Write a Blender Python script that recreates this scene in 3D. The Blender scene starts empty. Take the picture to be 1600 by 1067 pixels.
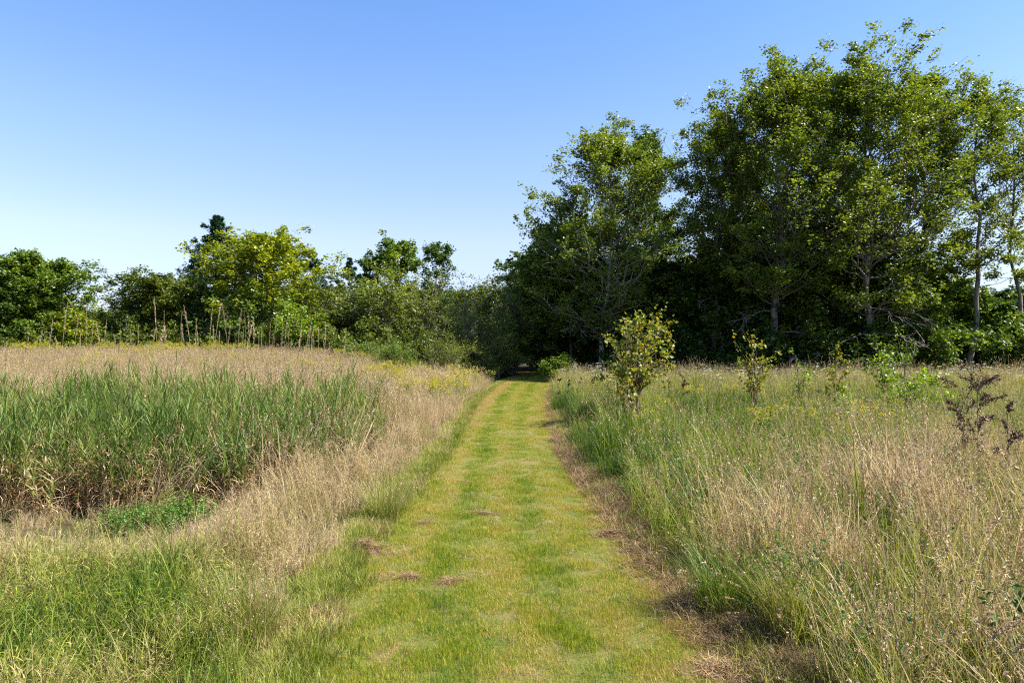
import bpy, math, random
import numpy as np
from mathutils import Vector

# ------------------------------------------------------------------ camera, light, exposure
SC = bpy.context.scene
COL = SC.collection
CAM_H = 2.6
F = 1067.0            # focal length in photo pixels (1600 wide)
cam_d = bpy.data.cameras.new('camera')
cam_d.lens = 24.0; cam_d.sensor_width = 36.0; cam_d.clip_start = 0.05; cam_d.clip_end = 6000
cam = bpy.data.objects.new('camera', cam_d); COL.objects.link(cam)
cam.location = (0, 0, CAM_H)
cam.rotation_euler = (math.radians(90.51), 0, 0)
SC.camera = cam

SUN_AZ, SUN_EL = math.radians(101), math.radians(49)     # azimuth from +Y towards +X
world = bpy.data.worlds.new('World'); SC.world = world; world.use_nodes = True
nt = world.node_tree; nt.nodes.clear()
sky = nt.nodes.new('ShaderNodeTexSky'); sky.sky_type = 'NISHITA'; sky.sun_disc = False
sky.sun_elevation = SUN_EL; sky.sun_rotation = SUN_AZ
sky.altitude = 250; sky.air_density = 1.0; sky.dust_density = 0.35; sky.ozone_density = 3.0
tcw = nt.nodes.new('ShaderNodeTexCoord'); sxyz = nt.nodes.new('ShaderNodeSeparateXYZ'); nt.links.new(tcw.outputs['Generated'], sxyz.inputs[0])
wr = nt.nodes.new('ShaderNodeValToRGB'); we = wr.color_ramp.elements            # camera-like colour balance of the sky by elevation
we[0].position = 0.0; we[0].color = (.51, .50, .67, 1); we[1].position = .46; we[1].color = (.72, .89, 1.08, 1)
for p_, c_ in ((.15, (.96, .80, .78, 1)), (.28, (.92, .90, .95, 1))):
    e_ = we.new(p_); e_.color = c_
nt.links.new(sxyz.outputs['Z'], wr.inputs[0])
wm = nt.nodes.new('ShaderNodeMix'); wm.data_type = 'RGBA'; wm.blend_type = 'MULTIPLY'; wm.inputs['Factor'].default_value = 1.0
nt.links.new(sky.outputs[0], wm.inputs[6]); nt.links.new(wr.outputs[0], wm.inputs[7])
bg = nt.nodes.new('ShaderNodeBackground'); bg.inputs['Strength'].default_value = 0.091
wo = nt.nodes.new('ShaderNodeOutputWorld')
nt.links.new(wm.outputs[2], bg.inputs[0]); nt.links.new(bg.outputs[0], wo.inputs[0])
sun_d = bpy.data.lights.new('sun', 'SUN'); sun_d.energy = 5.0; sun_d.angle = math.radians(0.53); sun_d.color = (1.0, 0.95, 0.86)
sun = bpy.data.objects.new('sun', sun_d); COL.objects.link(sun)
sd = Vector((math.sin(SUN_AZ)*math.cos(SUN_EL), math.cos(SUN_AZ)*math.cos(SUN_EL), math.sin(SUN_EL)))
sun.rotation_euler = sd.to_track_quat('Z', 'Y').to_euler(); sun.location = sd*100
SC.view_settings.view_transform = 'Standard'; SC.view_settings.look = 'None'
SC.view_settings.exposure = 1.55; SC.view_settings.gamma = 1.0; SC.view_settings.use_curve_mapping = False
cy = SC.cycles
cy.max_bounces = 6; cy.diffuse_bounces = 4; cy.glossy_bounces = 2; cy.transmission_bounces = 3; cy.transparent_max_bounces = 4
cy.caustics_reflective = False; cy.caustics_refractive = False
cy.filter_width = 1.15; cy.use_denoising = False

PI = math.pi
ORD = 'first second third fourth fifth sixth seventh eighth ninth tenth eleventh twelfth thirteenth fourteenth fifteenth sixteenth seventeenth eighteenth nineteenth twentieth'.split()
R = np.random.default_rng(7)

# ------------------------------------------------------------------ small numpy helpers
def sstep(a, b, x):
    t = np.clip((np.asarray(x, float)-a)/(b-a), 0, 1); return t*t*(3-2*t)

_H = np.random.default_rng(99).random((256, 256))
def vnoise(x, y, s=1.0, ox=0):
    """smooth value noise in 0..1, s = feature size in metres"""
    x = np.asarray(x, float)/s+37.3+ox; y = np.asarray(y, float)/s+11.7+ox*1.7
    ix = np.floor(x).astype(int); iy = np.floor(y).astype(int); fx = x-ix; fy = y-iy
    fx = fx*fx*(3-2*fx); fy = fy*fy*(3-2*fy)
    g = lambda a, b: _H[a % 256, b % 256]
    return (g(ix, iy)*(1-fx)+g(ix+1, iy)*fx)*(1-fy)+(g(ix, iy+1)*(1-fx)+g(ix+1, iy+1)*fx)*fy
def fbm(x, y, s=1.0, ox=0):
    return (vnoise(x, y, s, ox)+.5*vnoise(x, y, s*.5, ox+9)+.25*vnoise(x, y, s*.25, ox+19))/1.75

PY = [-5, 3, 5.3, 6.8, 9, 13.4, 17.7, 25.9, 36, 48, 59, 67, 74, 82]
PL = [-1.7, -1.7, -1.75, -1.98, -2.10, -1.92, -1.80, -1.90, -1.75, -1.1, -0.1, 1.0, 2.8, 6.0]
PR = [1.80, 1.80, 1.76, 1.60, 1.50, 1.28, 1.12, 1.35, 1.85, 2.7, 3.6, 4.9, 6.8, 10]
def pl(y): return np.interp(y, PY, PL)
def pr(y): return np.interp(y, PY, PR)

def gh(x, y):
    """height of the ground"""
    x = np.asarray(x, float); y = np.asarray(y, float)
    rise = 1.35*sstep(16, 66, y)*sstep(2.5, 16, -x-0.03*y)
    bank = 0.10*sstep(0.0, 1.2, x-pr(np.clip(y, -5, 82))-0.2)
    ditch = -0.25*sstep(7, 10, y)*(1-sstep(13, 18, y))*sstep(3.0, 6, -x)
    return rise+bank+ditch+0.05*(fbm(x, y, 3.0)-.5)*sstep(0.3, 2.0, np.maximum(x-pr(np.clip(y, -5, 82)), pl(np.clip(y, -5, 82))-x))

def px(x, Z): return (x-800.0)*Z/F
def pz(y, Z): return CAM_H-(y-543.0)*Z/F

class Geo:
    def __init__(self): self.v = []; self.t = []; self.q = []; self.ta = []; self.qa = []; self.tm = []; self.qm = []; self.n = 0
    def add(self, v, tris=None, quads=None, ta=None, qa=None, mat=0):
        v = np.asarray(v, float).reshape(-1, 3)
        if tris is not None and len(tris):
            tris = np.asarray(tris); self.t.append(tris+self.n); self.ta.append(np.broadcast_to(0.5 if ta is None else ta, (len(tris),))); self.tm.append(np.full(len(tris), mat))
        if quads is not None and len(quads):
            quads = np.asarray(quads); self.q.append(quads+self.n); self.qa.append(np.broadcast_to(0.5 if qa is None else qa, (len(quads),))); self.qm.append(np.full(len(quads), mat))
        self.v.append(v); self.n += len(v); return self
    def mesh(self, name, mats=(), smooth=False):
        me = bpy.data.meshes.new(name)
        v = np.concatenate(self.v) if self.v else np.zeros((0, 3))
        t = np.concatenate(self.t) if self.t else np.zeros((0, 3), int)
        q = np.concatenate(self.q) if self.q else np.zeros((0, 4), int)
        a = np.concatenate(self.ta+self.qa); m = np.concatenate(self.tm+self.qm)
        me.vertices.add(len(v)); me.vertices.foreach_set('co', v.astype(np.float32).ravel())
        loops = np.concatenate([t.ravel(), q.ravel()]).astype(np.int32)
        me.loops.add(len(loops)); me.loops.foreach_set('vertex_index', loops)
        npoly = len(t)+len(q); me.polygons.add(npoly)
        starts = np.concatenate([np.arange(len(t))*3, len(t)*3+np.arange(len(q))*4]).astype(np.int32)
        me.polygons.foreach_set('loop_start', starts)
        if m.any(): me.polygons.foreach_set('material_index', m.astype(np.int32))
        if smooth: me.polygons.foreach_set('use_smooth', np.ones(npoly, bool))
        at = me.attributes.new('rnd', 'FLOAT', 'FACE'); at.data.foreach_set('value', a.astype(np.float32))
        for mm in mats: me.materials.append(mm)
        me.update(calc_edges=True); return me

def tubes(P, rad, sides=5, rnd=0.5):
    """P (M,K,3) polylines, rad (M,K) -> verts, quads"""
    M, K, _ = P.shape
    d = np.gradient(P, axis=1); d /= np.linalg.norm(d, axis=2, keepdims=True)+1e-9
    ref = np.where(np.abs(d[..., 2:3]) > 0.9, np.array([1., 0, 0]), np.array([0, 0, 1.]))
    a = np.cross(d, ref); a /= np.linalg.norm(a, axis=2, keepdims=True)+1e-9
    b = np.cross(d, a)
    an = np.arange(sides)*2*PI/sides
    V = P[:, :, None, :]+rad[:, :, None, None]*(np.cos(an)[None, None, :, None]*a[:, :, None, :]+np.sin(an)[None, None, :, None]*b[:, :, None, :])
    idx = np.arange(M*K*sides).reshape(M, K, sides)
    nx = np.roll(idx, -1, axis=2)
    q = np.stack([idx[:, :-1], nx[:, :-1], nx[:, 1:], idx[:, 1:]], axis=-1).reshape(-1, 4)
    return V.reshape(-1, 3), q

def blades(rg, n, root, L, W, th0, bend, az, segs=3, rnd=None, power=0.8, wob=0.0):
    """curved tapering blades; arrays of n"""
    root = np.asarray(root, float); f = lambda q: np.broadcast_to(np.asarray(q, float), (n,))
    L, W, th0, bend, az = map(f, (L, W, th0, bend, az))
    t = np.linspace(0, 1, segs+1)
    th = th0[:, None]+bend[:, None]*(t[None, :]**1.3)
    thm = (th[:, 1:]+th[:, :-1])/2
    ds = L[:, None]/segs
    h = np.concatenate([np.zeros((n, 1)), np.cumsum(np.sin(thm)*ds, 1)], 1)
    z = np.concatenate([np.zeros((n, 1)), np.cumsum(np.cos(thm)*ds, 1)], 1)
    azz = az[:, None]+wob*rg.normal(size=(n, 1))*t[None, :]
    C = np.stack([root[:, 0:1]+h*np.cos(azz), root[:, 1:2]+h*np.sin(azz), root[:, 2:3]+z], -1)
    tw = az+PI/2+rg.normal(size=n)*0.6
    side = np.stack([np.cos(tw), np.sin(tw), rg.normal(size=n)*.15], -1)
    w = W[:, None]*0.5*np.clip((1-t[None, :])**power, 0, 1)*np.minimum(1, 0.55+t[None, :]*3)
    A = C[:, :-1]-side[:, None, :]*w[:, :-1, None]; B = C[:, :-1]+side[:, None, :]*w[:, :-1, None]
    V = np.concatenate([np.stack([A, B], 2).reshape(n, segs*2, 3), C[:, -1:, :]], 1)
    k = segs*2+1; base = np.arange(n)[:, None]*k
    q = np.concatenate([base+np.array([[2*i, 2*i+1, 2*i+3, 2*i+2]]) for i in range(segs-1)], 0) if segs > 1 else np.zeros((0, 4), int)
    tr = base+np.array([[2*segs-2, 2*segs-1, 2*segs]])
    if rnd is None: rnd = rg.random(n)
    rnd = f(rnd)
    return V.reshape(-1, 3), tr, q, rnd, np.tile(rnd, max(segs-1, 0)), C

def leafquads(rg, P, size, N=None, asp=0.62, upb=0.6, rnd=None):
    """rhombic leaves at P with random facing"""
    n = len(P); size = np.broadcast_to(size, (n,))
    nrm = rg.normal(size=(n, 3)); nrm[:, 2] = np.abs(nrm[:, 2])*1.0+upb
    nrm /= np.linalg.norm(nrm, axis=1, keepdims=True)
    d = rg.normal(size=(n, 3)) if N is None else N+0.6*rg.normal(size=(n, 3))
    d -= (d*nrm).sum(1, keepdims=True)*nrm; d /= np.linalg.norm(d, axis=1, keepdims=True)+1e-9
    s = np.cross(nrm, d)
    L = size[:, None]
    fold = nrm*L*0.12
    V = np.stack([P-d*L*.5, P-d*L*0.08+s*L*asp*.5+fold, P+d*L*.5, P-d*L*0.08-s*L*asp*.5+fold], 1)
    i = np.arange(n)[:, None]*4
    t = np.concatenate([i+np.array([[0, 1, 2]]), i+np.array([[0, 2, 3]])], 0)
    if rnd is None: rnd = rg.random(n)
    return V.reshape(-1, 3), t, np.tile(rnd, 2)

# ------------------------------------------------------------------ materials
def ramp(nt, stops):
    r = nt.nodes.new('ShaderNodeValToRGB'); e = r.color_ramp.elements
    while len(e) > 1: e.remove(e[-1])
    e[0].position = stops[0][0]; e[0].color = (*stops[0][1], 1)
    for p, c in stops[1:]:
        x = e.new(p); x.color = (*c, 1)
    return r
def math_n(nt, op, a, b=None, c=None, clamp=False):
    m = nt.nodes.new('ShaderNodeMath'); m.operation = op; m.use_clamp = clamp
    for i, q in enumerate((a, b, c)):
        if q is None: continue
        if isinstance(q, (int, float)): m.inputs[i].default_value = q
        else: nt.links.new(q, m.inputs[i])
    return m.outputs[0]

def veg_mat(name, stops, spread=0.35, noise_s=0.8, noise_a=0.25, trans=0.35, rough=0.5, spec=0.3, inst=True, base=0.5, vvar=0.5):
    """leaf/blade colour from a ramp driven by: instance value 'dry' (or base) + per-blade random + world noise"""
    m = bpy.data.materials.new(name); m.use_nodes = True; nt = m.node_tree; nt.nodes.clear()
    at = nt.nodes.new('ShaderNodeAttribute'); at.attribute_name = 'rnd'
    geo = nt.nodes.new('ShaderNodeNewGeometry')
    no = nt.nodes.new('ShaderNodeTexNoise'); no.inputs['Scale'].default_value = 1.0/noise_s; no.inputs['Detail'].default_value = 2
    nt.links.new(geo.outputs['Position'], no.inputs['Vector'])
    if inst:
        ia = nt.nodes.new('ShaderNodeAttribute'); ia.attribute_type = 'INSTANCER'; ia.attribute_name = 'dry'; b = ia.outputs['Fac']
    else: b = base
    r0 = math_n(nt, 'SUBTRACT', at.outputs['Fac'], 0.5); r1 = math_n(nt, 'MULTIPLY_ADD', r0, spread, b)
    n0 = math_n(nt, 'SUBTRACT', no.outputs['Fac'], 0.5); f = math_n(nt, 'MULTIPLY_ADD', n0, noise_a*2, r1, clamp=True)
    rp = ramp(nt, stops); nt.links.new(f, rp.inputs[0])
    # brightness varies from blade to blade
    h = math_n(nt, 'FRACT', math_n(nt, 'MULTIPLY', at.outputs['Fac'], 17.31))
    val = math_n(nt, 'MULTIPLY_ADD', h, vvar, 1-vvar*.5)
    hs = nt.nodes.new('ShaderNodeHueSaturation'); nt.links.new(rp.outputs[0], hs.inputs['Color']); nt.links.new(val, hs.inputs['Value'])
    p = nt.nodes.new('ShaderNodeBsdfPrincipled'); p.inputs['Roughness'].default_value = rough; p.inputs['Specular IOR Level'].default_value = spec
    tr = nt.nodes.new('ShaderNodeBsdfTranslucent')
    hs2 = nt.nodes.new('ShaderNodeHueSaturation'); hs2.inputs['Hue'].default_value = 0.485; hs2.inputs['Saturation'].default_value = 1.1; hs2.inputs['Value'].default_value = 1.35
    nt.links.new(hs.outputs[0], p.inputs['Base Color']); nt.links.new(hs.outputs[0], hs2.inputs['Color']); nt.links.new(hs2.outputs[0], tr.inputs['Color'])
    mx = nt.nodes.new('ShaderNodeMixShader'); mx.inputs[0].default_value = trans
    o = nt.nodes.new('ShaderNodeOutputMaterial')
    nt.links.new(p.outputs[0], mx.inputs[1]); nt.links.new(tr.outputs[0], mx.inputs[2]); nt.links.new(mx.outputs[0], o.inputs[0])
    return m

def bark_mat(name, c0, c1, scale=6.0, band=False):
    m = bpy.data.materials.new(name); m.use_nodes = True; nt = m.node_tree
    p = nt.nodes['Principled BSDF']; p.inputs['Roughness'].default_value = 0.85
    tc = nt.nodes.new('ShaderNodeTexCoord'); mp = nt.nodes.new('ShaderNodeMapping')
    mp.inputs['Scale'].default_value = (scale, scale, scale*(2.5 if band else 0.25))
    no = nt.nodes.new('ShaderNodeTexNoise'); no.inputs['Scale'].default_value = 1; no.inputs['Detail'].default_value = 5
    rp = ramp(nt, [(0.38, c0), (0.55, c1)])
    nt.links.new(tc.outputs['Object'], mp.inputs[0]); nt.links.new(mp.outputs[0], no.inputs['Vector']); nt.links.new(no.outputs['Fac'], rp.inputs[0])
    nt.links.new(rp.outputs[0], p.inputs['Base Color'])
    bm = nt.nodes.new('ShaderNodeBump'); bm.inputs['Distance'].default_value = 0.02; nt.links.new(no.outputs['Fac'], bm.inputs['Height']); nt.links.new(bm.outputs[0], p.inputs['Normal'])
    return m

GRASS_STOPS = [(0.0, (0.026, 0.064, 0.008)), (0.22, (0.085, 0.146, 0.014)), (0.42, (0.178, 0.215, 0.024)), (0.58, (0.28, 0.27, 0.070)), (0.75, (0.36, 0.275, 0.135)), (1.0, (0.43, 0.33, 0.19))]
MAT_GRASS = veg_mat('meadow_blades', GRASS_STOPS, spread=0.42, noise_s=.5, noise_a=0.25, rough=0.5, spec=0.2, vvar=1.0)
MAT_MOWN = veg_mat('mown_blades', [(0.0, (0.045, 0.110, 0.010)), (0.30, (0.150, 0.220, 0.014)), (0.5, (0.30, 0.300, 0.024)), (0.68, (0.38, 0.31, 0.085)), (1.0, (0.40, 0.25, 0.12))], spread=0.42, noise_s=0.10, noise_a=0.35, rough=0.5, spec=0.3)
MAT_HAY = veg_mat('cut_hay', [(0.0, (0.065, 0.038, 0.018)), (0.4, (0.22, 0.135, 0.060)), (0.7, (0.40, 0.26, 0.13)), (1.0, (0.50, 0.37, 0.20))], spread=0.7, noise_s=0.3, noise_a=0.3, trans=0.15, rough=0.6)
MAT_HAY_T = veg_mat('piled_hay', [(0.0, (0.07, 0.038, 0.018)), (0.4, (0.19, 0.110, 0.050)), (0.7, (0.32, 0.21, 0.10)), (1.0, (0.44, 0.32, 0.16))], spread=0.9, noise_s=0.3, noise_a=0.3, trans=0.12, rough=0.6, inst=False, base=0.5)
MAT_DRYHEAD = veg_mat('seed_heads', [(0.0, (0.11, 0.068, 0.035)), (0.5, (0.34, 0.245, 0.13)), (1.0, (0.60, 0.48, 0.30))], spread=1.1, noise_a=0.3, trans=0.3, inst=False)
MAT_REED = veg_mat('reed_leaves', [(0.0, (0.034, 0.078, 0.012)), (0.3, (0.090, 0.150, 0.022)), (0.5, (0.20, 0.225, 0.048)), (0.7, (0.40, 0.32, 0.16)), (1.0, (0.46, 0.36, 0.21))], spread=0.45, noise_a=0.3, rough=0.5, spec=0.25, vvar=.9)
MAT_REEDDEAD = veg_mat('dead_reed_leaves', [(0.0, (0.09, 0.04, 0.02)), (0.35, (0.22, 0.10, 0.05)), (0.7, (0.42, 0.29, 0.15)), (1.0, (0.56, 0.44, 0.26))], spread=1.0, noise_a=0.3, trans=0.2, inst=False)
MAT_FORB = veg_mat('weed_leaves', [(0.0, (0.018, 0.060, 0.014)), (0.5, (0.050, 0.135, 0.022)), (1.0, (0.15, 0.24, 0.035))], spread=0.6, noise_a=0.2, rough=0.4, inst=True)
MAT_GOLD = veg_mat('goldenrod_flowers', [(0.0, (0.26, 0.26, 0.015)), (1.0, (0.50, 0.43, 0.03))], spread=0.8, inst=False, trans=0.3)
MAT_WHITE = veg_mat('white_umbels', [(0.0, (0.50, 0.48, 0.40)), (1.0, (0.8, 0.78, 0.72))], spread=0.8, inst=False, trans=0.3)
MAT_DARKSEED = veg_mat('dark_dried_weed', [(0.0, (0.035, 0.015, 0.010)), (1.0, (0.13, 0.065, 0.042))], spread=1.0, inst=False, trans=0.1)
MAT_STEM = bark_mat('weed_stem', (0.10, 0.08, 0.04), (0.26, 0.20, 0.11), 20)

def ground_mat(name, stops, s1, s2):
    m = bpy.data.materials.new(name); m.use_nodes = True; nt = m.node_tree
    p = nt.nodes['Principled BSDF']; p.inputs['Roughness'].default_value = 0.95; p.inputs['Specular IOR Level'].default_value = 0.1
    g = nt.nodes.new('ShaderNodeNewGeometry')
    a = nt.nodes.new('ShaderNodeTexNoise'); a.inputs['Scale'].default_value = s1; a.inputs['Detail'].default_value = 4
    b = nt.nodes.new('ShaderNodeTexNoise'); b.inputs['Scale'].default_value = s2; b.inputs['Detail'].default_value = 6; b.inputs['Roughness'].default_value = 0.7
    nt.links.new(g.outputs['Position'], a.inputs['Vector']); nt.links.new(g.outputs['Position'], b.inputs['Vector'])
    f = math_n(nt, 'MULTIPLY_ADD', a.outputs['Fac'], 0.5, math_n(nt, 'MULTIPLY', b.outputs['Fac'], 0.5))
    rp = ramp(nt, stops); nt.links.new(f, rp.inputs[0]); nt.links.new(rp.outputs[0], p.inputs['Base Color'])
    bm = nt.nodes.new('ShaderNodeBump'); bm.inputs['Distance'].default_value = 0.03; nt.links.new(b.outputs['Fac'], bm.inputs['Height']); nt.links.new(bm.outputs[0], p.inputs['Normal'])
    return m
MAT_GROUND = ground_mat('meadow_soil', [(0.35, (0.022, 0.028, 0.010)), (0.5, (0.045, 0.042, 0.018)), (0.65, (0.075, 0.052, 0.028))], 0.6, 14)
MAT_PATH = ground_mat('path_turf', [(0.36, (0.060, 0.085, 0.015)), (0.5, (0.13, 0.135, 0.030)), (0.64, (0.20, 0.135, 0.065))], 1.4, 30)

# ------------------------------------------------------------------ tagging
def tag(o, label=None, cat=None, group=None, kind=None):
    if label: o['label'] = label
    if cat: o['category'] = cat
    if group: o['group'] = group
    if kind: o['kind'] = kind
    return o
def link(name, me, parent=None, loc=(0, 0, 0)):
    o = bpy.data.objects.new(name, me); COL.objects.link(o); o.location = loc
    if parent: o.parent = parent
    return o
def empty(name, loc, rz=0.0, sc=1.0):
    o = bpy.data.objects.new(name, None); COL.objects.link(o); o.location = loc; o.rotation_euler = (0, 0, rz); o.scale = (sc,)*3
    o.empty_display_size = 0.5; return o
def copy_thing(src, loc, rz, sc, label=None):
    o = src.copy(); COL.objects.link(o); o.location = loc; o.rotation_euler = (0, 0, rz); o.scale = sc if hasattr(sc, '__len__') else (sc,)*3
    if label: o['label'] = label
    for ch in src.children:
        c = ch.copy(); COL.objects.link(c); c.parent = o
    return o

# ------------------------------------------------------------------ ground and path
def axis(vals): return np.unique(np.concatenate(vals))
gx = axis([np.linspace(-1500, -120, 12), np.linspace(-120, -40, 20), np.linspace(-40, -12, 36), np.linspace(-12, 12, 97), np.linspace(12, 40, 30), np.linspace(40, 120, 18), np.linspace(120, 1500, 12)])
gy = axis([np.linspace(-300, -10, 8), np.linspace(-10, 0, 10), np.linspace(0, 30, 110), np.linspace(30, 90, 90), np.linspace(90, 200, 20), np.linspace(200, 2500, 14)])
GX, GY = np.meshgrid(gx, gy)
V = np.stack([GX, GY, gh(GX, GY)], -1).reshape(-1, 3)
idx = np.arange(GX.size).reshape(GX.shape)
Q = np.stack([idx[:-1, :-1], idx[:-1, 1:], idx[1:, 1:], idx[1:, :-1]], -1).reshape(-1, 4)
tag(link('ground', Geo().add(V, quads=Q).mesh('ground', [MAT_GROUND], True)), kind='structure')
ys = axis([np.linspace(-3, 30, 140), np.linspace(30, 82, 110)])
us = np.linspace(0, 1, 15)
X0 = pl(ys)-0.25; X1 = pr(ys)+0.55
XX = X0[:, None]+(X1-X0)[:, None]*us[None, :]
YY = np.repeat(ys[:, None], 15, 1)
ZZ = gh(XX, YY)+0.006
idx = np.arange(XX.size).reshape(XX.shape)
Q = np.stack([idx[:-1, :-1], idx[:-1, 1:], idx[1:, 1:], idx[1:, :-1]], -1).reshape(-1, 4)
tag(link('path', Geo().add(np.stack([XX, YY, ZZ], -1).reshape(-1, 3), quads=Q).mesh('path', [MAT_PATH], True)), kind='structure')

# ------------------------------------------------------------------ scattering (stuff)
def scatter_group(col):
    g = bpy.data.node_groups.new('scatter_'+col.name, 'GeometryNodeTree')
    g.interface.new_socket('Geometry', in_out='INPUT', socket_type='NodeSocketGeometry'); g.interface.new_socket('Geometry', in_out='OUTPUT', socket_type='NodeSocketGeometry')
    N = g.nodes.new; L = g.links.new
    gi = N('NodeGroupInput'); go = N('NodeGroupOutput'); iop = N('GeometryNodeInstanceOnPoints'); ci = N('GeometryNodeCollectionInfo')
    ci.inputs['Collection'].default_value = col; ci.inputs['Separate Children'].default_value = True; ci.inputs['Reset Children'].default_value = True
    def attr(n, t):
        a = N('GeometryNodeInputNamedAttribute'); a.data_type = t; a.inputs['Name'].default_value = n; return a.outputs['Attribute']
    e2r = N('FunctionNodeEulerToRotation'); L(attr('rot', 'FLOAT_VECTOR'), e2r.inputs[0]); L(e2r.outputs[0], iop.inputs['Rotation'])
    L(attr('scl', 'FLOAT_VECTOR'), iop.inputs['Scale']); L(attr('idx', 'INT'), iop.inputs['Instance Index'])
    iop.inputs['Pick Instance'].default_value = True
    L(gi.outputs[0], iop.inputs['Points']); L(ci.outputs[0], iop.inputs['Instance']); L(iop.outputs[0], go.inputs[0])
    return g
GROUPS = {}
def make_variants(key, meshes):
    c = bpy.data.collections.new(key)
    for i, me in enumerate(meshes): c.objects.link(bpy.data.objects.new('%s_source_%02d' % (key, i), me))
    GROUPS[key] = (scatter_group(c), len(meshes))
def scatter(name, key, P, rot, scl, dry, label, cat):
    g, nv = GROUPS[key]; n = len(P)
    me = bpy.data.meshes.new(name); me.vertices.add(n); me.vertices.foreach_set('co', np.asarray(P, np.float32).ravel())
    def at(nm, ty, v, prop='value'):
        a = me.attributes.new(nm, ty, 'POINT'); a.data.foreach_set(prop, v)
    at('rot', 'FLOAT_VECTOR', np.asarray(rot, np.float32).ravel(), 'vector'); at('scl', 'FLOAT_VECTOR', np.asarray(scl, np.float32).ravel(), 'vector')
    at('idx', 'INT', R.integers(0, nv, n).astype(np.int32)); at('dry', 'FLOAT', np.broadcast_to(dry, (n,)).astype(np.float32))
    o = link(name, me); md = o.modifiers.new('scatter', 'NODES'); md.node_group = g
    tag(o, label, cat, kind='stuff'); return o

def frustum_pts(n, y0, y1, side=1.0, pw=1.0, margin=60):
    """points on the ground inside the camera's view (plus a margin), denser near the camera"""
    u = R.random(n); y = (y0**pw+u*(y1**pw-y0**pw))**(1/pw)
    xp = R.uniform(-margin, 1600+margin, n)
    return np.stack([(xp-800)*y/F, y], 1), xp

def area_pts(dens, x0, x1, y0, y1):
    n = int(dens*(x1-x0)*(y1-y0)); return np.stack([R.uniform(x0, x1, n), R.uniform(y0, y1, n)], 1)
def infrus(P, m=1.12): return (np.abs(P[:, 0]) < (0.75*P[:, 1]*m+1.0))

def rots(P, n, tilt, lay=None):
    """random yaw; tilt with a slowly varying common direction"""
    ang = vnoise(P[:, 0], P[:, 1], 2.0, 5)*4*PI; am = tilt*(0.4+1.0*vnoise(P[:, 0], P[:, 1], 0.9, 8))
    r = np.zeros((n, 3)); r[:, 0] = am*np.cos(ang)+R.normal(size=n)*tilt*.35; r[:, 1] = am*np.sin(ang)+R.normal(size=n)*tilt*.35
    r[:, 2] = R.uniform(0, 2*PI, n); return r

# --- tuft builders
def disc(rg, n, rad):
    a = rg.uniform(0, 2*PI, n); r = rad*np.sqrt(rg.random(n)); return np.stack([r*np.cos(a), r*np.sin(a), np.zeros(n)], 1)

def seed_head(g, rg, C, n, size, mat, droop=0.0, dens=14, wid=0.25):
    """spikelets along the last part of each stem path C (M,K,3)"""
    M = len(C); a = C[:, -2]; b = C[:, -1]; d = b-a; d /= np.linalg.norm(d, axis=1, keepdims=True)+1e-9
    tt = rg.random((M, dens)); P = b[:, None, :]-d[:, None, :]*size*(tt[..., None]*1.0-0.35)
    rad = size*wid*np.sin(np.clip(tt, 0.05, 1)*PI*0.9)[..., None]
    P = P+rg.normal(size=P.shape)*rad*0.35
    dd = np.repeat(d[:, None, :], dens, 1).reshape(-1, 3)
    v, t, r = leafquads(rg, P.reshape(-1, 3), size*rg.uniform(.12, .26, M*dens), dd, asp=0.36, upb=0.0)
    g.add(v, tris=t, ta=r, mat=mat)

def tuft_green(seed, n=46, L=(0.35, 0.95), rad=0.15, W=0.0125, bend=(0.5, 1.9), segs=4):
    rg = np.random.default_rng(seed); g = Geo(); root = disc(rg, n, rad); az = np.arctan2(root[:, 1], root[:, 0])+rg.normal(size=n)*0.9
    v, t, q, ra, qa, C = blades(rg, n, root, rg.uniform(*L, n), rg.uniform(.7, 1.4, n)*W, np.abs(rg.normal(size=n))*.22, rg.uniform(*bend, n), az, segs, wob=.3)
    g.add(v, t, q, ra, qa); return g.mesh('green_tuft', [MAT_GRASS, MAT_DRYHEAD])
def tuft_dry(seed, n=20, L=(0.7, 1.15), rad=0.17, heads=True, low=30):
    rg = np.random.default_rng(seed); g = Geo(); root = disc(rg, n, rad); az = np.arctan2(root[:, 1], root[:, 0])+rg.normal(size=n)*1.0
    v, t, q, ra, qa, C = blades(rg, n, root, rg.uniform(*L, n), rg.uniform(.7, 1.2, n)*.0078, np.abs(rg.normal(size=n))*.17, rg.uniform(.05, .9, n), az, 5, power=.35, rnd=rg.uniform(.5, 1, n))
    g.add(v, t, q, ra, qa)
    if heads: seed_head(g, rg, C[rg.random(n) < .5], n, 0.13, 1, dens=13, wid=.13)
    # stem leaves
    m = n*2; si = rg.integers(0, n, m); tt = rg.integers(1, 4, m); P = C[si, tt]
    v, t, q, ra, qa, _ = blades(rg, m, P, rg.uniform(.12, .3, m), .006, rg.uniform(.3, 1.0, m), rg.uniform(.6, 2.0, m), rg.uniform(0, 2*PI, m), 3)
    g.add(v, t, q, ra, qa)
    root = disc(rg, low, rad*1.2)
    v, t, q, ra, qa, _ = blades(rg, low, root, rg.uniform(.25, .65, low), .012, np.abs(rg.normal(size=low))*.3, rg.uniform(.3, 1.8, low), rg.uniform(0, 2*PI, low), 3, rnd=rg.uniform(0, .5, low))
    g.add(v, t, q, ra, qa); return g.mesh('dry_tuft', [MAT_GRASS, MAT_DRYHEAD])
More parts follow.
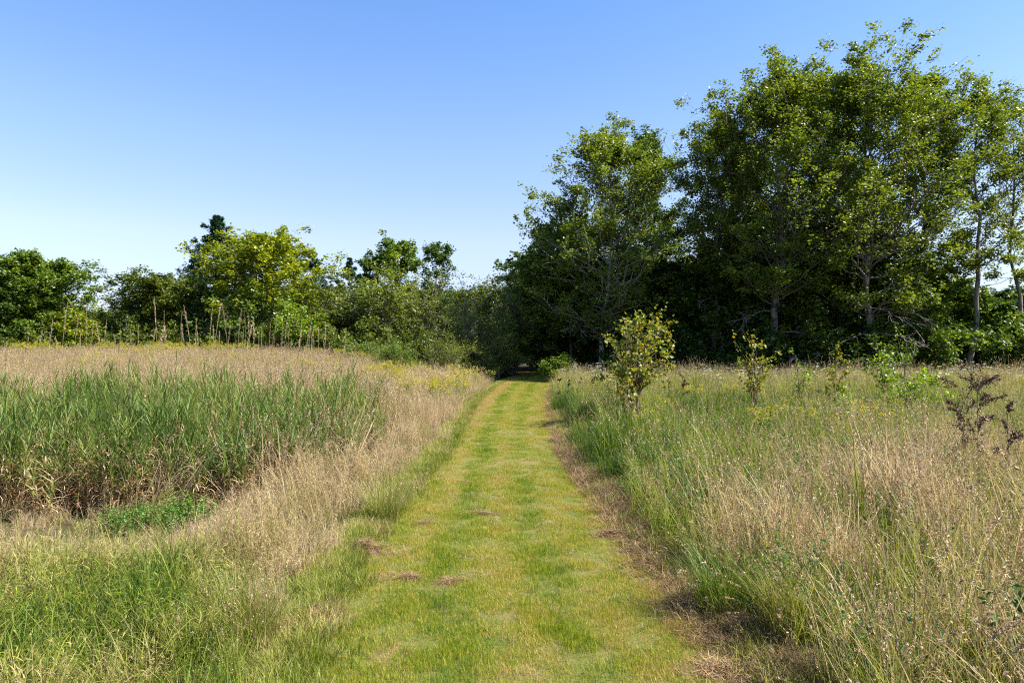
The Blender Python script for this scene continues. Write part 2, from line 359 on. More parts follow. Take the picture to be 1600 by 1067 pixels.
def tuft_fine(seed, n=44, L=(0.35, 0.8), rad=0.2):
    rg = np.random.default_rng(seed); g = Geo(); root = disc(rg, n, rad); az = rg.uniform(0, 2*PI, n)
    v, t, q, ra, qa, C = blades(rg, n, root, rg.uniform(*L, n), rg.uniform(.7, 1.3, n)*.0095, np.abs(rg.normal(size=n))*.3, rg.uniform(.0, 1.1, n), az, 3, wob=.3)
    g.add(v, t, q, ra, qa); seed_head(g, rg, C[rg.random(n) < .14], n, .08, 1, dens=8, wid=.2)
    return g.mesh('fine_tuft', [MAT_GRASS, MAT_DRYHEAD])
def tuft_matted(seed, n=60):
    """stiff weeds with curled, pinkish, withered leaves"""
    rg = np.random.default_rng(seed); g = Geo(); k = 14; root = disc(rg, k, .18); az = rg.uniform(0, 2*PI, k)
    v, t, q, ra, qa, C = blades(rg, k, root, rg.uniform(.5, .95, k), .006, np.abs(rg.normal(size=k))*.18, rg.uniform(0, .5, k), az, 5, power=.3, rnd=rg.uniform(.6, 1, k))
    g.add(v, t, q, ra, qa)
    m = k*16; si = rg.integers(0, k, m); tt = rg.uniform(.8, 4.99, m); i0 = tt.astype(int); fr = (tt-i0)[:, None]; P = C[si, i0]*(1-fr)+C[si, i0+1]*fr
    v, t, q, ra, qa, _ = blades(rg, m, P, rg.uniform(.05, .16, m), rg.uniform(.006, .012, m), rg.uniform(.3, 1.3, m), rg.uniform(.5, 3.0, m), rg.uniform(0, 2*PI, m), 3, rnd=rg.uniform(.35, 1, m))
    g.add(v, t, q, ra, qa); return g.mesh('matted_tuft', [MAT_GRASS, MAT_DRYHEAD])
def reed(seed, H=2.0, dead=True, heads=False):
    """a small clump of common-reed stems"""
    rg = np.random.default_rng(seed); g = Geo(); k = 4; root = disc(rg, k, .26); az = rg.uniform(0, 2*PI, k)
    HH = H*rg.uniform(.5, 1.08, k)
    v, t, q, ra, qa, C = blades(rg, k, root, HH, .011, np.abs(rg.normal(size=k))*.10, rg.uniform(0, .35, k), az, 8, power=.25, rnd=rg.uniform(.5, .8, k))
    g.add(v, t, q, ra, qa)
    nl = 20
    for s in range(k):
        tt = np.linspace(3.1, 7.9, nl); i0 = tt.astype(int); fr = (tt-i0)[:, None]; P = C[s, i0]*(1-fr)+C[s, np.minimum(i0+1, 8)]*fr
        a = az[s]+np.arange(nl)*PI+rg.normal(size=nl)*.5
        fade = np.linspace(0, 1, nl)
        v, t, q, ra, qa, _ = blades(rg, nl, P, (.28+.18*np.sin(fade*PI))*rg.uniform(.8, 1.25, nl), rg.uniform(.015, .027, nl), .25+.35*(1-fade)+rg.normal(size=nl)*.12, rg.uniform(.25, 1.2, nl)*(1.1-.6*fade), a, 5, power=.75, rnd=rg.uniform(0, .6, nl))
        g.add(v, t, q, ra, qa)
        if dead:
            nd = 26; tt = rg.uniform(.8, 5.6, nd); i0 = tt.astype(int); fr = (tt-i0)[:, None]; P = C[s, i0]*(1-fr)+C[s, i0+1]*fr
            v, t, q, ra, qa, _ = blades(rg, nd, P, rg.uniform(.15, .38, nd), rg.uniform(.012, .024, nd), rg.uniform(.4, 1.2, nd), rg.uniform(1.2, 3.2, nd), rg.uniform(0, 2*PI, nd), 5)
            g.add(v, t, q, ra, qa, mat=2)
    return g.mesh('reed_clump', [MAT_REED, MAT_DRYHEAD, MAT_REEDDEAD])
def tan_reed(seed):
    """old straw-coloured reed grass with feathery tops"""
    rg = np.random.default_rng(seed); g = Geo(); n = 34; root = disc(rg, n, .35); az = rg.normal(size=n)*1.0+PI*.9
    v, t, q, ra, qa, C = blades(rg, n, root, rg.uniform(1.0, 1.65, n), rg.uniform(.006, .012, n), np.abs(rg.normal(size=n))*.1, rg.uniform(.05, .8, n), az, 5, power=.4)
    g.add(v, t, q, ra, qa); seed_head(g, rg, C[rg.random(n) < .5], n, .2, 1, dens=9, wid=.16)
    return g.mesh('tan_reed', [MAT_GRASS, MAT_DRYHEAD])
def forb(seed, H=0.8, mat=None, top=None, nst=7, lf=0.07, slim=.38, rad=.2):
    rg = np.random.default_rng(seed); g = Geo(); root = disc(rg, nst, rad); az = np.arctan2(root[:, 1], root[:, 0])
    v, t, q, ra, qa, C = blades(rg, nst, root, H*rg.uniform(.7, 1.05, nst), .007, np.abs(rg.normal(size=nst))*.12, rg.uniform(0, .35, nst), az, 6, power=.3, rnd=.6)
    g.add(v, t, q, ra, qa)
    nl = nst*26; si = rg.integers(0, nst, nl); tt = rg.uniform(1.2, 5.95, nl); i0 = tt.astype(int); fr = (tt-i0)[:, None]; P = C[si, i0]*(1-fr)+C[si, i0+1]*fr
    a = rg.uniform(0, 2*PI, nl); d = np.stack([np.cos(a), np.sin(a), rg.uniform(-.2, .6, nl)], 1); sz = lf*rg.uniform(.6, 1.4, nl)*(1.25-.12*tt)
    v, t, r = leafquads(rg, P+d*sz[:, None]*.6, sz*1.2, d, asp=slim, upb=.8); g.add(v, tris=t, ta=r)
    if top == 'gold':
        for s in range(nst):
            m = 9; aa = rg.uniform(0, 2*PI, m); tz = rg.uniform(0, .16, m); P0 = C[s, -1][None]-np.array([0, 0, 1.])*tz[:, None]
            v, t, q, ra, qa, CC = blades(rg, m, P0, rg.uniform(.06, .13, m)*(.5+tz*5), .006, .7, .9, aa, 4); g.add(v, t, q, ra, qa, mat=1)
            pp = CC[:, 1:].reshape(-1, 3); pp = np.repeat(pp, 3, 0)+rg.normal(size=(len(pp)*3, 3))*.009
            v, t, r = leafquads(rg, pp, rg.uniform(.014, .028, len(pp)), asp=.8, upb=.6); g.add(v, tris=t, ta=r, mat=1)
    if top == 'white':
        for s in range(nst):
            c = C[s, -1]; m = 16; rr = .055*np.sqrt(rg.random(m)); aa = rg.uniform(0, 2*PI, m)
            P = c+np.stack([rr*np.cos(aa), rr*np.sin(aa), .01-rr*.2+rg.normal(size=m)*.003], 1)
            v, t, r = leafquads(rg, P, rg.uniform(.022, .034, m), asp=.95, upb=2.5); g.add(v, tris=t, ta=r, mat=1)
            v, t, q, ra, qa, _ = blades(rg, m, np.repeat(c[None]-[0, 0, .05], m, 0), .06, .003, np.arctan2(rr, .05), 0, aa, 2); g.add(v, t, q, ra, qa)
    return g.mesh('forb', [MAT_FORB, {'gold': MAT_GOLD, 'white': MAT_WHITE}.get(top, MAT_GOLD)])
def mown(seed, n=330, rad=.17, L=(.02, .055)):
    rg = np.random.default_rng(seed); g = Geo(); root = disc(rg, n, rad)
    v, t, q, ra, qa, _ = blades(rg, n, root, rg.uniform(*L, n), rg.uniform(.6, 1.3, n)*.0042, np.abs(rg.normal(size=n))*.5, rg.uniform(-.2, 1.2, n), rg.uniform(0, 2*PI, n), 2)
    g.add(v, t, q, ra, qa); return g.mesh('mown_patch', [MAT_MOWN])
def clip(seed, n=120, rad=.2, mat=None, h=.03):
    rg = np.random.default_rng(seed); g = Geo(); root = disc(rg, n, rad); root[:, 2] = np.abs(rg.normal(size=n))*h
    v, t, q, ra, qa, _ = blades(rg, n, root, rg.uniform(.05, .17, n), .0042, rg.uniform(1.2, 1.75, n), rg.uniform(-.6, .6, n), rg.uniform(0, 2*PI, n), 3, power=.4)
    g.add(v, t, q, ra, qa); return g.mesh('clippings', [mat or MAT_HAY])

make_variants('green', [tuft_green(i) for i in range(8)]+[tuft_green(20+i, 50, (.6, 1.0), .12, .0085) for i in range(3)])
make_variants('dry', [tuft_dry(100+i) for i in range(10)])
make_variants('fine', [tuft_fine(200+i) for i in range(8)])
make_variants('matted', [tuft_matted(300+i) for i in range(8)])
make_variants('reed', [reed(400+i, 1.95) for i in range(9)])
make_variants('tan_reed', [tan_reed(500+i) for i in range(7)])
make_variants('forb', [forb(600+i, .75, lf=.06) for i in range(5)])
make_variants('lush', [forb(650+i, .5, lf=.05, nst=12, slim=.6) for i in range(4)])
make_variants('gold', [forb(700+i, 1.05, top='gold', lf=.06, slim=.22, nst=9) for i in range(5)])
make_variants('white', [forb(750+i, 1.1, top='white', lf=.05, slim=.3, nst=4, rad=.3) for i in range(5)])
make_variants('mown', [mown(800+i) for i in range(8)])
make_variants('clip', [clip(850+i) for i in range(6)])
make_variants('edge', [tuft_green(870+i, 60, (.05, .17), .14, .006, (.3, 1.7), 3) for i in range(6)])

def P3(P, dz=0.0): return np.stack([P[:, 0], P[:, 1], gh(P[:, 0], P[:, 1])+dz], 1)
def scl(n, a, b, zs=None, k=None):
    s = R.uniform(a, b, n); s = s if k is None else s*k; z = s if zs is None else s*zs
    return np.stack([s, s, z*R.uniform(.85, 1.15, n)], 1)

# mown path --------------------------------------------------------
def path_dry(x, y):
    """how straw-coloured the mown turf is"""
    u = (x-pl(y))/(pr(y)-pl(y))
    d = 0.41+0.34*(fbm(x*2.3+y*.13, y*.33-x*.2, .7, 3)-.47)+.34*(fbm(x*1.3, y*0.6, .22, 31)-.5)
    d += .34*np.exp(-((u-1.06)/.12)**2)                       # worn right edge
    d += .20*np.exp(-((u-.22)/.10)**2)*sstep(7, 12, y)        # left wheel track
    d += .26*np.exp(-((u-.16)/.08)**2)*sstep(20, 27, y)
    d += .16*np.exp(-((u-.80)/.08)**2)
    d -= .13*np.exp(-((u-.36)/.08)**2)+.10*np.exp(-((u-.70)/.07)**2)
    d += .15*np.exp(-((u-.53)/.07)**2)
    return np.clip(d, 0.02, .95)
P = np.concatenate([area_pts(36, -2.6, 3.0, 3.5, 14), area_pts(20, -2.6, 3.2, 14, 28), area_pts(12, -2.6, 8, 28, 82)])
P = P[(P[:, 0] > pl(P[:, 1])-.25) & (P[:, 0] < pr(P[:, 1])+.15+.3*(vnoise(P[:, 0], P[:, 1], .4)-.5)) & infrus(P)]
n = len(P); far = sstep(14, 40, P[:, 1])
hgt = .75+.8*fbm(P[:, 0], P[:, 1], .5, 50)
s = scl(n, .85, 1.15, k=1+.3*far); s[:, 2] *= hgt*R.uniform(.6, 1.5, n)
scatter('mown_grass', 'mown', P3(P, .004), rots(P, n, .06), s, path_dry(P[:, 0], P[:, 1]), 'short mown yellow green grass covering the track through the meadow', 'grass')

# clippings along the right edge and scattered on the path
P = np.concatenate([area_pts(95, 1.2, 3.2, 3.5, 20), area_pts(18, 1.2, 4.8, 20, 60), area_pts(12, -2.6, 2.0, 3.5, 45)])
x, y = P[:, 0], P[:, 1]; u = x-pr(y)
w = np.exp(-((u-.24-.15*(vnoise(x, y, .6, 14)-.5))/np.where(u < .24, .26, .40))**2)*2.0*(.35+.9*vnoise(x, y, .5, 4))
inside = (x < pr(y)-.1); c1 = vnoise(x, y*.8, .55, 71)*vnoise(x, y, .2, 77)
w = np.where(inside, np.clip((c1-.36)*3, 0, .9)+.14*np.exp(-((x-pl(y)-.6)/.35)**2)+.10, w)
P = P[(R.random(len(P)) < w) & (P[:, 0] > pl(P[:, 1]))]; n = len(P); u = P[:, 0]-pr(P[:, 1])
s = scl(n, .6, 1.15); s *= np.where(u > -.1, 1, R.uniform(.35, 1.0, n))[:, None]; s[:, 2] *= np.where(u > 0, R.uniform(.6, 2.6, n), .5)
scatter('grass_clippings', 'clip', P3(P, .01), rots(P, n, .2), s, np.where(u > 0.05, .12+.3*R.random(n), .50), 'brown cut grass clippings lying along the right edge of the track', 'clippings')

# ragged short rim on both sides of the path
ys_ = R.uniform(3.5, 55, 5200)**1.0; ys_ = 3.5+(ys_-3.5)*R.random(5200)**.6
sd_ = R.random(5200) < .72
xr = np.where(sd_, pl(ys_)+.0+R.normal(size=5200)*.14, pr(ys_)+.42+R.normal(size=5200)*.14)
P = np.stack([xr, ys_], 1); n = len(P)
scatter('rim_grass', 'edge', P3(P), rots(P, n, .2), scl(n, .7, 1.5), np.where(sd_, .46, .48)+.5*(fbm(P[:, 0], P[:, 1], .7, 12)-.5), 'ankle high ragged grass fringing both sides of the track', 'grass')

# left side --------------------------------------------------------
def left_edge(y): return pl(y)-.14+.55*(vnoise(y*0+3, y, 1.1, 61)-.5)+.2*(vnoise(y*0+3, y, .35, 62)-.5)
def reed_front(x): return np.interp(x, [-14, -9, -5, -3.6, -3.0], [11.6, 11.0, 11.6, 13.6, 15.5])
P = np.concatenate([area_pts(34, -9, -1.2, 2.2, 9), area_pts(17, -13, -1.2, 9, 14), area_pts(11, -14, -1.6, 14, 26), area_pts(7, -22, 0, 26, 48)])
P = P[(P[:, 0] < left_edge(P[:, 1])) & infrus(P)]
x, y = P[:, 0], P[:, 1]
reedz = (y > reed_front(x)+.3) & (y < 21) & (x < -3.2)
far_tan = (y > 20) & (x < -.22*y+.2)
P = P[~reedz & ~far_tan]; x, y = P[:, 0], P[:, 1]; n = len(P)
near_green = (1-sstep(7.0, 8.6, y+.5*fbm(x, y, 2)))*sstep(.15, .9, left_edge(y)-x+.3*(y < 6))
bright = sstep(.55, .7, fbm(x, y, 1.2, 15))*(y < 11)
dryv = np.clip(.78-.44*near_green-.22*bright+.65*(fbm(x, y, .9, 25)-.5)-.25*np.exp(-((left_edge(y)-x)/.3)**2)*sstep(.5, .7, vnoise(x, y, 1.0, 41)), .04, .98)
ty = R.random(n); isg = ty < (.12+.50*near_green+.1*bright); ism = (~isg) & (ty > .62); isf = (~isg) & (~ism) & (ty > .42); isd = ~(isg | ism | isf)
hk = (.74+.26*sstep(8, 20, y)-.42*sstep(7.4, 8.6, y)*(1-sstep(11.5, 13, y))*sstep(-3.4, -4.4, x))*(.45+1.05*fbm(x, y, .8, 35))*R.uniform(.8, 1.2, n); edge = sstep(0, .7, left_edge(y)-x)
hk = np.maximum(hk*(.62+.38*edge), .55-.2*sstep(7.4, 8.6, y)*sstep(-3.4, -4.4, x))
def put(mask, name, key, a, b, tilt, label, ddry=0.0, cat='grass'):
    p = P[mask]; m = len(p); s = scl(m, a, b); s *= hk[mask][:, None]*(1+.25*sstep(15, 40, p[:, 1]))[:, None]
    scatter(name, key, P3(p), rots(p, m, tilt), s, np.clip(dryv[mask]+ddry, 0, 1), label, cat)
put(isg, 'lush_grass', 'green', .75, 1.15, .35, 'long lush green grass flopping over left of the track in the near corner', -.02)
put(isd, 'dry_grass', 'dry', .75, 1.05, .16, 'thin straw coloured seeding grass standing left of the track')
put(ism, 'withered_weeds', 'matted', .8, 1.15, .25, 'pinkish brown withered weeds with curled leaves left of the track', .08, 'weeds')
put(isf, 'fine_grass', 'fine', .9, 1.3, .22, 'fine knee high pale grass filling in left of the track', -.08)

# reeds
P = np.concatenate([area_pts(11, -17, -3.0, 10.5, 17), area_pts(9, -20, -3.2, 17, 21)])
P = P[(P[:, 1] > reed_front(P[:, 0])) & infrus(P)]
P = P[R.random(len(P)) < np.clip(1.2-(.16*(P[:, 1]-reed_front(P[:, 0]))), .4, 1)*sstep(-3.0, -4.2, P[:, 0])*1.0+.1]
n = len(P); x, y = P[:, 0], P[:, 1]
s = scl(n, .85, 1.05); s[:, 2] *= (.90+.7*(fbm(x, y, .8, 44)-.5))*(1-.25*sstep(-4.6, -3.3, x))
scatter('green_reeds', 'reed', P3(P), rots(P, n, .08), s, .36+.65*(fbm(x, y, .8, 45)-.5)+.12*sstep(14, 20, y), 'head high bed of green reeds with brown dead lower leaves', 'reeds')
# fern-like greenery at the foot of the reeds
P = area_pts(5, -11, -3.6, 9.3, 11.8); P = P[(P[:, 1] < reed_front(P[:, 0])+.3) & (P[:, 1] > reed_front(P[:, 0])-1.3) & (fbm(P[:, 0], P[:, 1], 1.3, 55) > .47)]; n = len(P)
scatter('fresh_weeds', 'lush', P3(P), rots(P, n, .2), scl(n, .6, 1.0), .75, 'fresh green leafy weeds at the foot of the reed bed', 'weeds')
P = area_pts(3.0, -13, -3.2, 11.0, 17); P = P[(P[:, 1] > reed_front(P[:, 0])-.2) & infrus(P)]; n = len(P)
scatter('straw_among_reeds', 'dry', P3(P), rots(P, n, .3), scl(n, 1.1, 1.6), .8, 'straw coloured grass growing up through the green reed bed', 'grass')
# tan reed field
P = np.concatenate([area_pts(6.0, -27, -3.2, 19.5, 34), area_pts(3.2, -50, -8, 34, 66)])
P = P[(P[:, 0] < -.22*P[:, 1]+1.2+1.5*(vnoise(P[:, 0], P[:, 1], 2)-.5)) & infrus(P)]; n = len(P); x, y = P[:, 0], P[:, 1]
s = scl(n, .85, 1.15, k=1+.3*sstep(34, 50, y)); s[:, 2] *= np.interp(y, [19, 30, 66], [.92, .80, .62])*(1+.42*sstep(-.44, -.36, x/y)*(1-sstep(-.24, -.18, x/y))*(1-sstep(28, 36, y))*R.random(n))
scatter('tan_reed_field', 'tan_reed', P3(P), rots(P, n, .1), s, .80+.25*(fbm(x, y, 4, 5)-.5), 'field of straw coloured reed grass stretching back to the far trees', 'reeds')
# goldenrod strips
P = np.concatenate([area_pts(.9, -9, -1.0, 26, 50), area_pts(2.0, -46, -24, 54, 68), area_pts(.5, -30, -8, 40, 66)])
x, y = P[:, 0], P[:, 1]; k = fbm(x, y, 3.0, 65) > .42; P = P[k & (x < left_edge(y)-.2)]; n = len(P)
s = scl(n, .9, 1.4); s[:, 2] *= np.where(P[:, 1] > 52, 1.25, 1.0)
scatter('goldenrod', 'gold', P3(P), rots(P, n, .1), s, .7, 'yellow flowering goldenrod growing before the trees on the left', 'goldenrod')

# right side -------------------------------------------------------
def right_edge(y): return pr(y)+.46+.6*(vnoise(y*0+8, y, 1.1, 63)-.5)+.2*(vnoise(y*0+3, y, .35, 64)-.5)
P = np.concatenate([area_pts(16, 1.4, 9, 2.0, 9), area_pts(13, 1.4, 13, 9, 16), area_pts(8.5, 1.4, 22, 16, 28), area_pts(5, 1.4, 42, 28, 50)])
P = P[(P[:, 0] > right_edge(P[:, 1])) & infrus(P)]; x, y = P[:, 0], P[:, 1]; n = len(P)
e = x-right_edge(y)
tanr = sstep(.14, .40, x/y)*(1-.85*sstep(10, 18, y))           # dry mass on the right
greenm = sstep(10, 14, y)*(1-sstep(26, 33, y))*(1-.5*sstep(.35, .6, x/y))
dryv = np.clip(.40+.34*tanr-.15*greenm+.16*sstep(30, 38, y)+.75*(fbm(x, y, 1.3, 27)-.5)-.10*np.exp(-(e/.5)**2), .04, .98)
bl = sstep(.60, .70, fbm(x, y, 1.5, 29)); dryv = dryv*(1-.55*bl)
ty = R.random(n); pg = .16+.25*greenm+.35*bl-.08*tanr+.25*np.exp(-(e/.4)**2)
isg = ty < pg; isd = (~isg) & (ty > .70-.28*tanr); ism = (~isg) & (~isd) & (ty > .58-.26*tanr); isf = ~(isg | isd | ism)
hk = (.42+1.0*fbm(x, y, .8, 37))*(.80+.20*sstep(0, 1.0, e))*R.uniform(.8, 1.2, n)*(1+.12*tanr)
put(isg, 'green_meadow_grass', 'green', .75, 1.15, .28, 'green long bladed grass tufts in the meadow right of the track', -.16)
put(isd, 'seeding_meadow_grass', 'dry', .85, 1.15, .17, 'tall tan seeding grass standing in the meadow right of the track', .02)
put(ism, 'withered_meadow_weeds', 'matted', .8, 1.15, .22, 'withered pinkish weeds among the grass right of the track', .05, 'weeds')
put(isf, 'fine_meadow_grass', 'fine', .95, 1.4, .2, 'fine knee high grass filling the meadow right of the track', -.04)
P = np.concatenate([area_pts(.8, 2, 30, 8, 46), area_pts(1.3, 2, 8, 3, 12)]); x, y = P[:, 0], P[:, 1]
P = P[(x > right_edge(y)+.3) & (fbm(x, y, 2.0, 83) > .45) & infrus(P)]; n = len(P)
scatter('leafy_weeds', 'forb', P3(P), rots(P, n, .15), scl(n, .8, 1.3), .45, 'dark green leafy weeds dotted through the right meadow', 'weeds')
P = area_pts(.5, 3, 44, 34, 49); P = P[(P[:, 0] > right_edge(P[:, 1])+.3) & infrus(P)]; n = len(P)
scatter('white_wildflowers', 'white', P3(P), rots(P, n, .1), scl(n, .95, 1.35), .5, 'white flat topped wildflowers along the far edge of the right meadow', 'wildflowers')
P = area_pts(.10, 3, 30, 16, 44); P = P[(P[:, 0] > right_edge(P[:, 1])+.5) & infrus(P)]; n = len(P)
scatter('meadow_goldenrod', 'gold', P3(P), rots(P, n, .1), scl(n, .8, 1.1), .6, 'scattered yellow goldenrod in the right meadow', 'goldenrod')

# grass and ground plants in the woodland shade
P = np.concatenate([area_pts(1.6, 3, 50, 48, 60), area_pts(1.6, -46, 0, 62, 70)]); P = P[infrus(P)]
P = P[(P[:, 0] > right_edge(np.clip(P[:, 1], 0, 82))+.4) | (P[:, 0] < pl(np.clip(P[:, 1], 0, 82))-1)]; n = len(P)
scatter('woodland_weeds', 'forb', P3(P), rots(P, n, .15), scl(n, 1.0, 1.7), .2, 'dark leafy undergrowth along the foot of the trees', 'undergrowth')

# ------------------------------------------------------------------ trees
def leaf_mat(name, c0, c1, c2,  trans=.38, rough=.45, spec=.45, ns=1.6, na=.25):
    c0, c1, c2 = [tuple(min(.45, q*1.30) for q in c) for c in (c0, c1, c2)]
    return veg_mat(name, [(0.0, c0), (.55, c1), (1.0, c2)], spread=.75, noise_s=ns, noise_a=na, trans=trans, rough=rough, spec=spec, inst=False, base=.5, vvar=.5)
LM = {
 'poplar': leaf_mat('poplar_leaves', (0.034, 0.064, 0.009), (0.098, 0.140, 0.016), (0.200, 0.215, 0.032)),
 'birch': leaf_mat('birch_leaves', (0.034, 0.066, 0.010), (0.100, 0.142, 0.018), (0.20, 0.215, 0.035)),
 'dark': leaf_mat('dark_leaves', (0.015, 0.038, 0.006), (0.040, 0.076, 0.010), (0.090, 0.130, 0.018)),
 'maple': leaf_mat('maple_leaves', (0.055, 0.090, 0.007), (0.150, 0.190, 0.010), (0.30, 0.29, 0.018), ns=2.2, na=.35),
 'willow': leaf_mat('willow_leaves', (0.038, 0.062, 0.009), (0.108, 0.134, 0.017), (0.20, 0.215, 0.035)),
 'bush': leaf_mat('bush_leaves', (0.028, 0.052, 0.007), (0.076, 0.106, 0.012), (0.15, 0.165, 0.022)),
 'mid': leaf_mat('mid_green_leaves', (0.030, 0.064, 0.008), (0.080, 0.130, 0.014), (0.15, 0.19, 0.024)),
 'spruce': leaf_mat('spruce_needles', (0.008, 0.028, 0.012), (0.016, 0.046, 0.018), (0.035, 0.075, 0.026), trans=.12, rough=.55, spec=.25),
 'sapling': leaf_mat('sapling_leaves', (0.05, 0.080, 0.010), (0.14, 0.155, 0.018), (0.30, 0.19, 0.03), spec=.3, rough=.5),
 'lime': leaf_mat('lime_leaves', (0.05, 0.10, 0.010), (0.12, 0.185, 0.016), (0.24, 0.28, 0.025)),
}
BK = {'grey': bark_mat('grey_bark', (0.07, 0.06, 0.048), (0.17, 0.15, 0.12)), 'pale': bark_mat('pale_bark', (0.12, 0.11, 0.09), (0.40, 0.37, 0.32), 5, True),
      'dark': bark_mat('dark_bark', (0.035, 0.028, 0.022), (0.085, 0.07, 0.055)), 'dead': bark_mat('dead_branch_bark', (0.14, 0.12, 0.10), (0.30, 0.27, 0.23)),
      'twig': bark_mat('sapling_bark', (0.08, 0.055, 0.03), (0.17, 0.12, 0.07), 25)}

def unit(v): return v/(np.linalg.norm(v, axis=-1, keepdims=True)+1e-9)
def sub(C, rad, k, rg, tmin, tmax, lfac, ang, upc, K=4, lmin=.0):
    """k children per parent polyline C (M,Kp,3)"""
    M, Kp, _ = C.shape; L = np.linalg.norm(C[:, -1]-C[:, 0], axis=1)
    t = rg.uniform(tmin, tmax, (M, k)); f = t*(Kp-1); i0 = np.minimum(f.astype(int), Kp-2); fr = f-i0
    m = np.arange(M)[:, None]; P = C[m, i0]*(1-fr[..., None])+C[m, i0+1]*fr[..., None]; d = unit(C[m, i0+1]-C[m, i0])
    r = rad[m, i0]*(1-fr)+rad[m, i0+1]*fr
    side = rg.normal(size=d.shape); side -= (side*d).sum(-1, keepdims=True)*d; side = unit(side)
    a = ang*rg.uniform(.6, 1.3, (M, k, 1)); nd = unit(d*np.cos(a)+side*np.sin(a)+np.array([0, 0, upc]))
    ln = np.maximum(lmin, L[:, None]*lfac*(1.15-.75*t)*rg.uniform(.6, 1.3, (M, k)))
    P = P.reshape(-1, 3); nd = nd.reshape(-1, 3); ln = ln.reshape(-1); s = np.linspace(0, 1, K)
    bendv = rg.normal(size=nd.shape)*.18+np.array([0, 0, upc*.35])
    Q = P[:, None]+nd[:, None]*ln[:, None, None]*s[None, :, None]+bendv[:, None]*ln[:, None, None]*(s**2)[None, :, None]
    rr = np.minimum(r.reshape(-1, 1)*.62, ln[:, None]*.03)*(1-.8*s[None])
    return Q, rr

def env(style, t):
    """crown radius over height fraction within the crown"""
    t = np.clip(t, 0, 1)
    if style == 'poplar': return np.sin(np.clip(t*.90+.12, 0, 1)*PI)**.45*(1.12-.30*t)
    if style == 'round': return np.sqrt(np.clip(1-(2*t-1)**2, 0, 1))*.95+.05
    if style == 'full': return np.clip(1-t**2.6, 0, 1)**.6
    if style == 'cone': return (1-t)+.02
    if style == 'airy': return .6+.5*np.sin(t*PI)
    return 1-t

def fit(rg, wood, crown, H, Rc, kmax=1.7):
    """bring the grown crown to the wanted height and spread"""
    v = crown.v[0]; kz = H/np.percentile(v[:, 2], 99.97); cx = np.median(v[:, 0])
    kx = Rc/((np.percentile(v[:, 0], 97.5)-np.percentile(v[:, 0], 2.5))/2); kx = min(max(kx, .6), kmax)
    for g in (wood, crown):
        for a in g.v: a[:, 2] *= kz; a[:, :2] *= kx

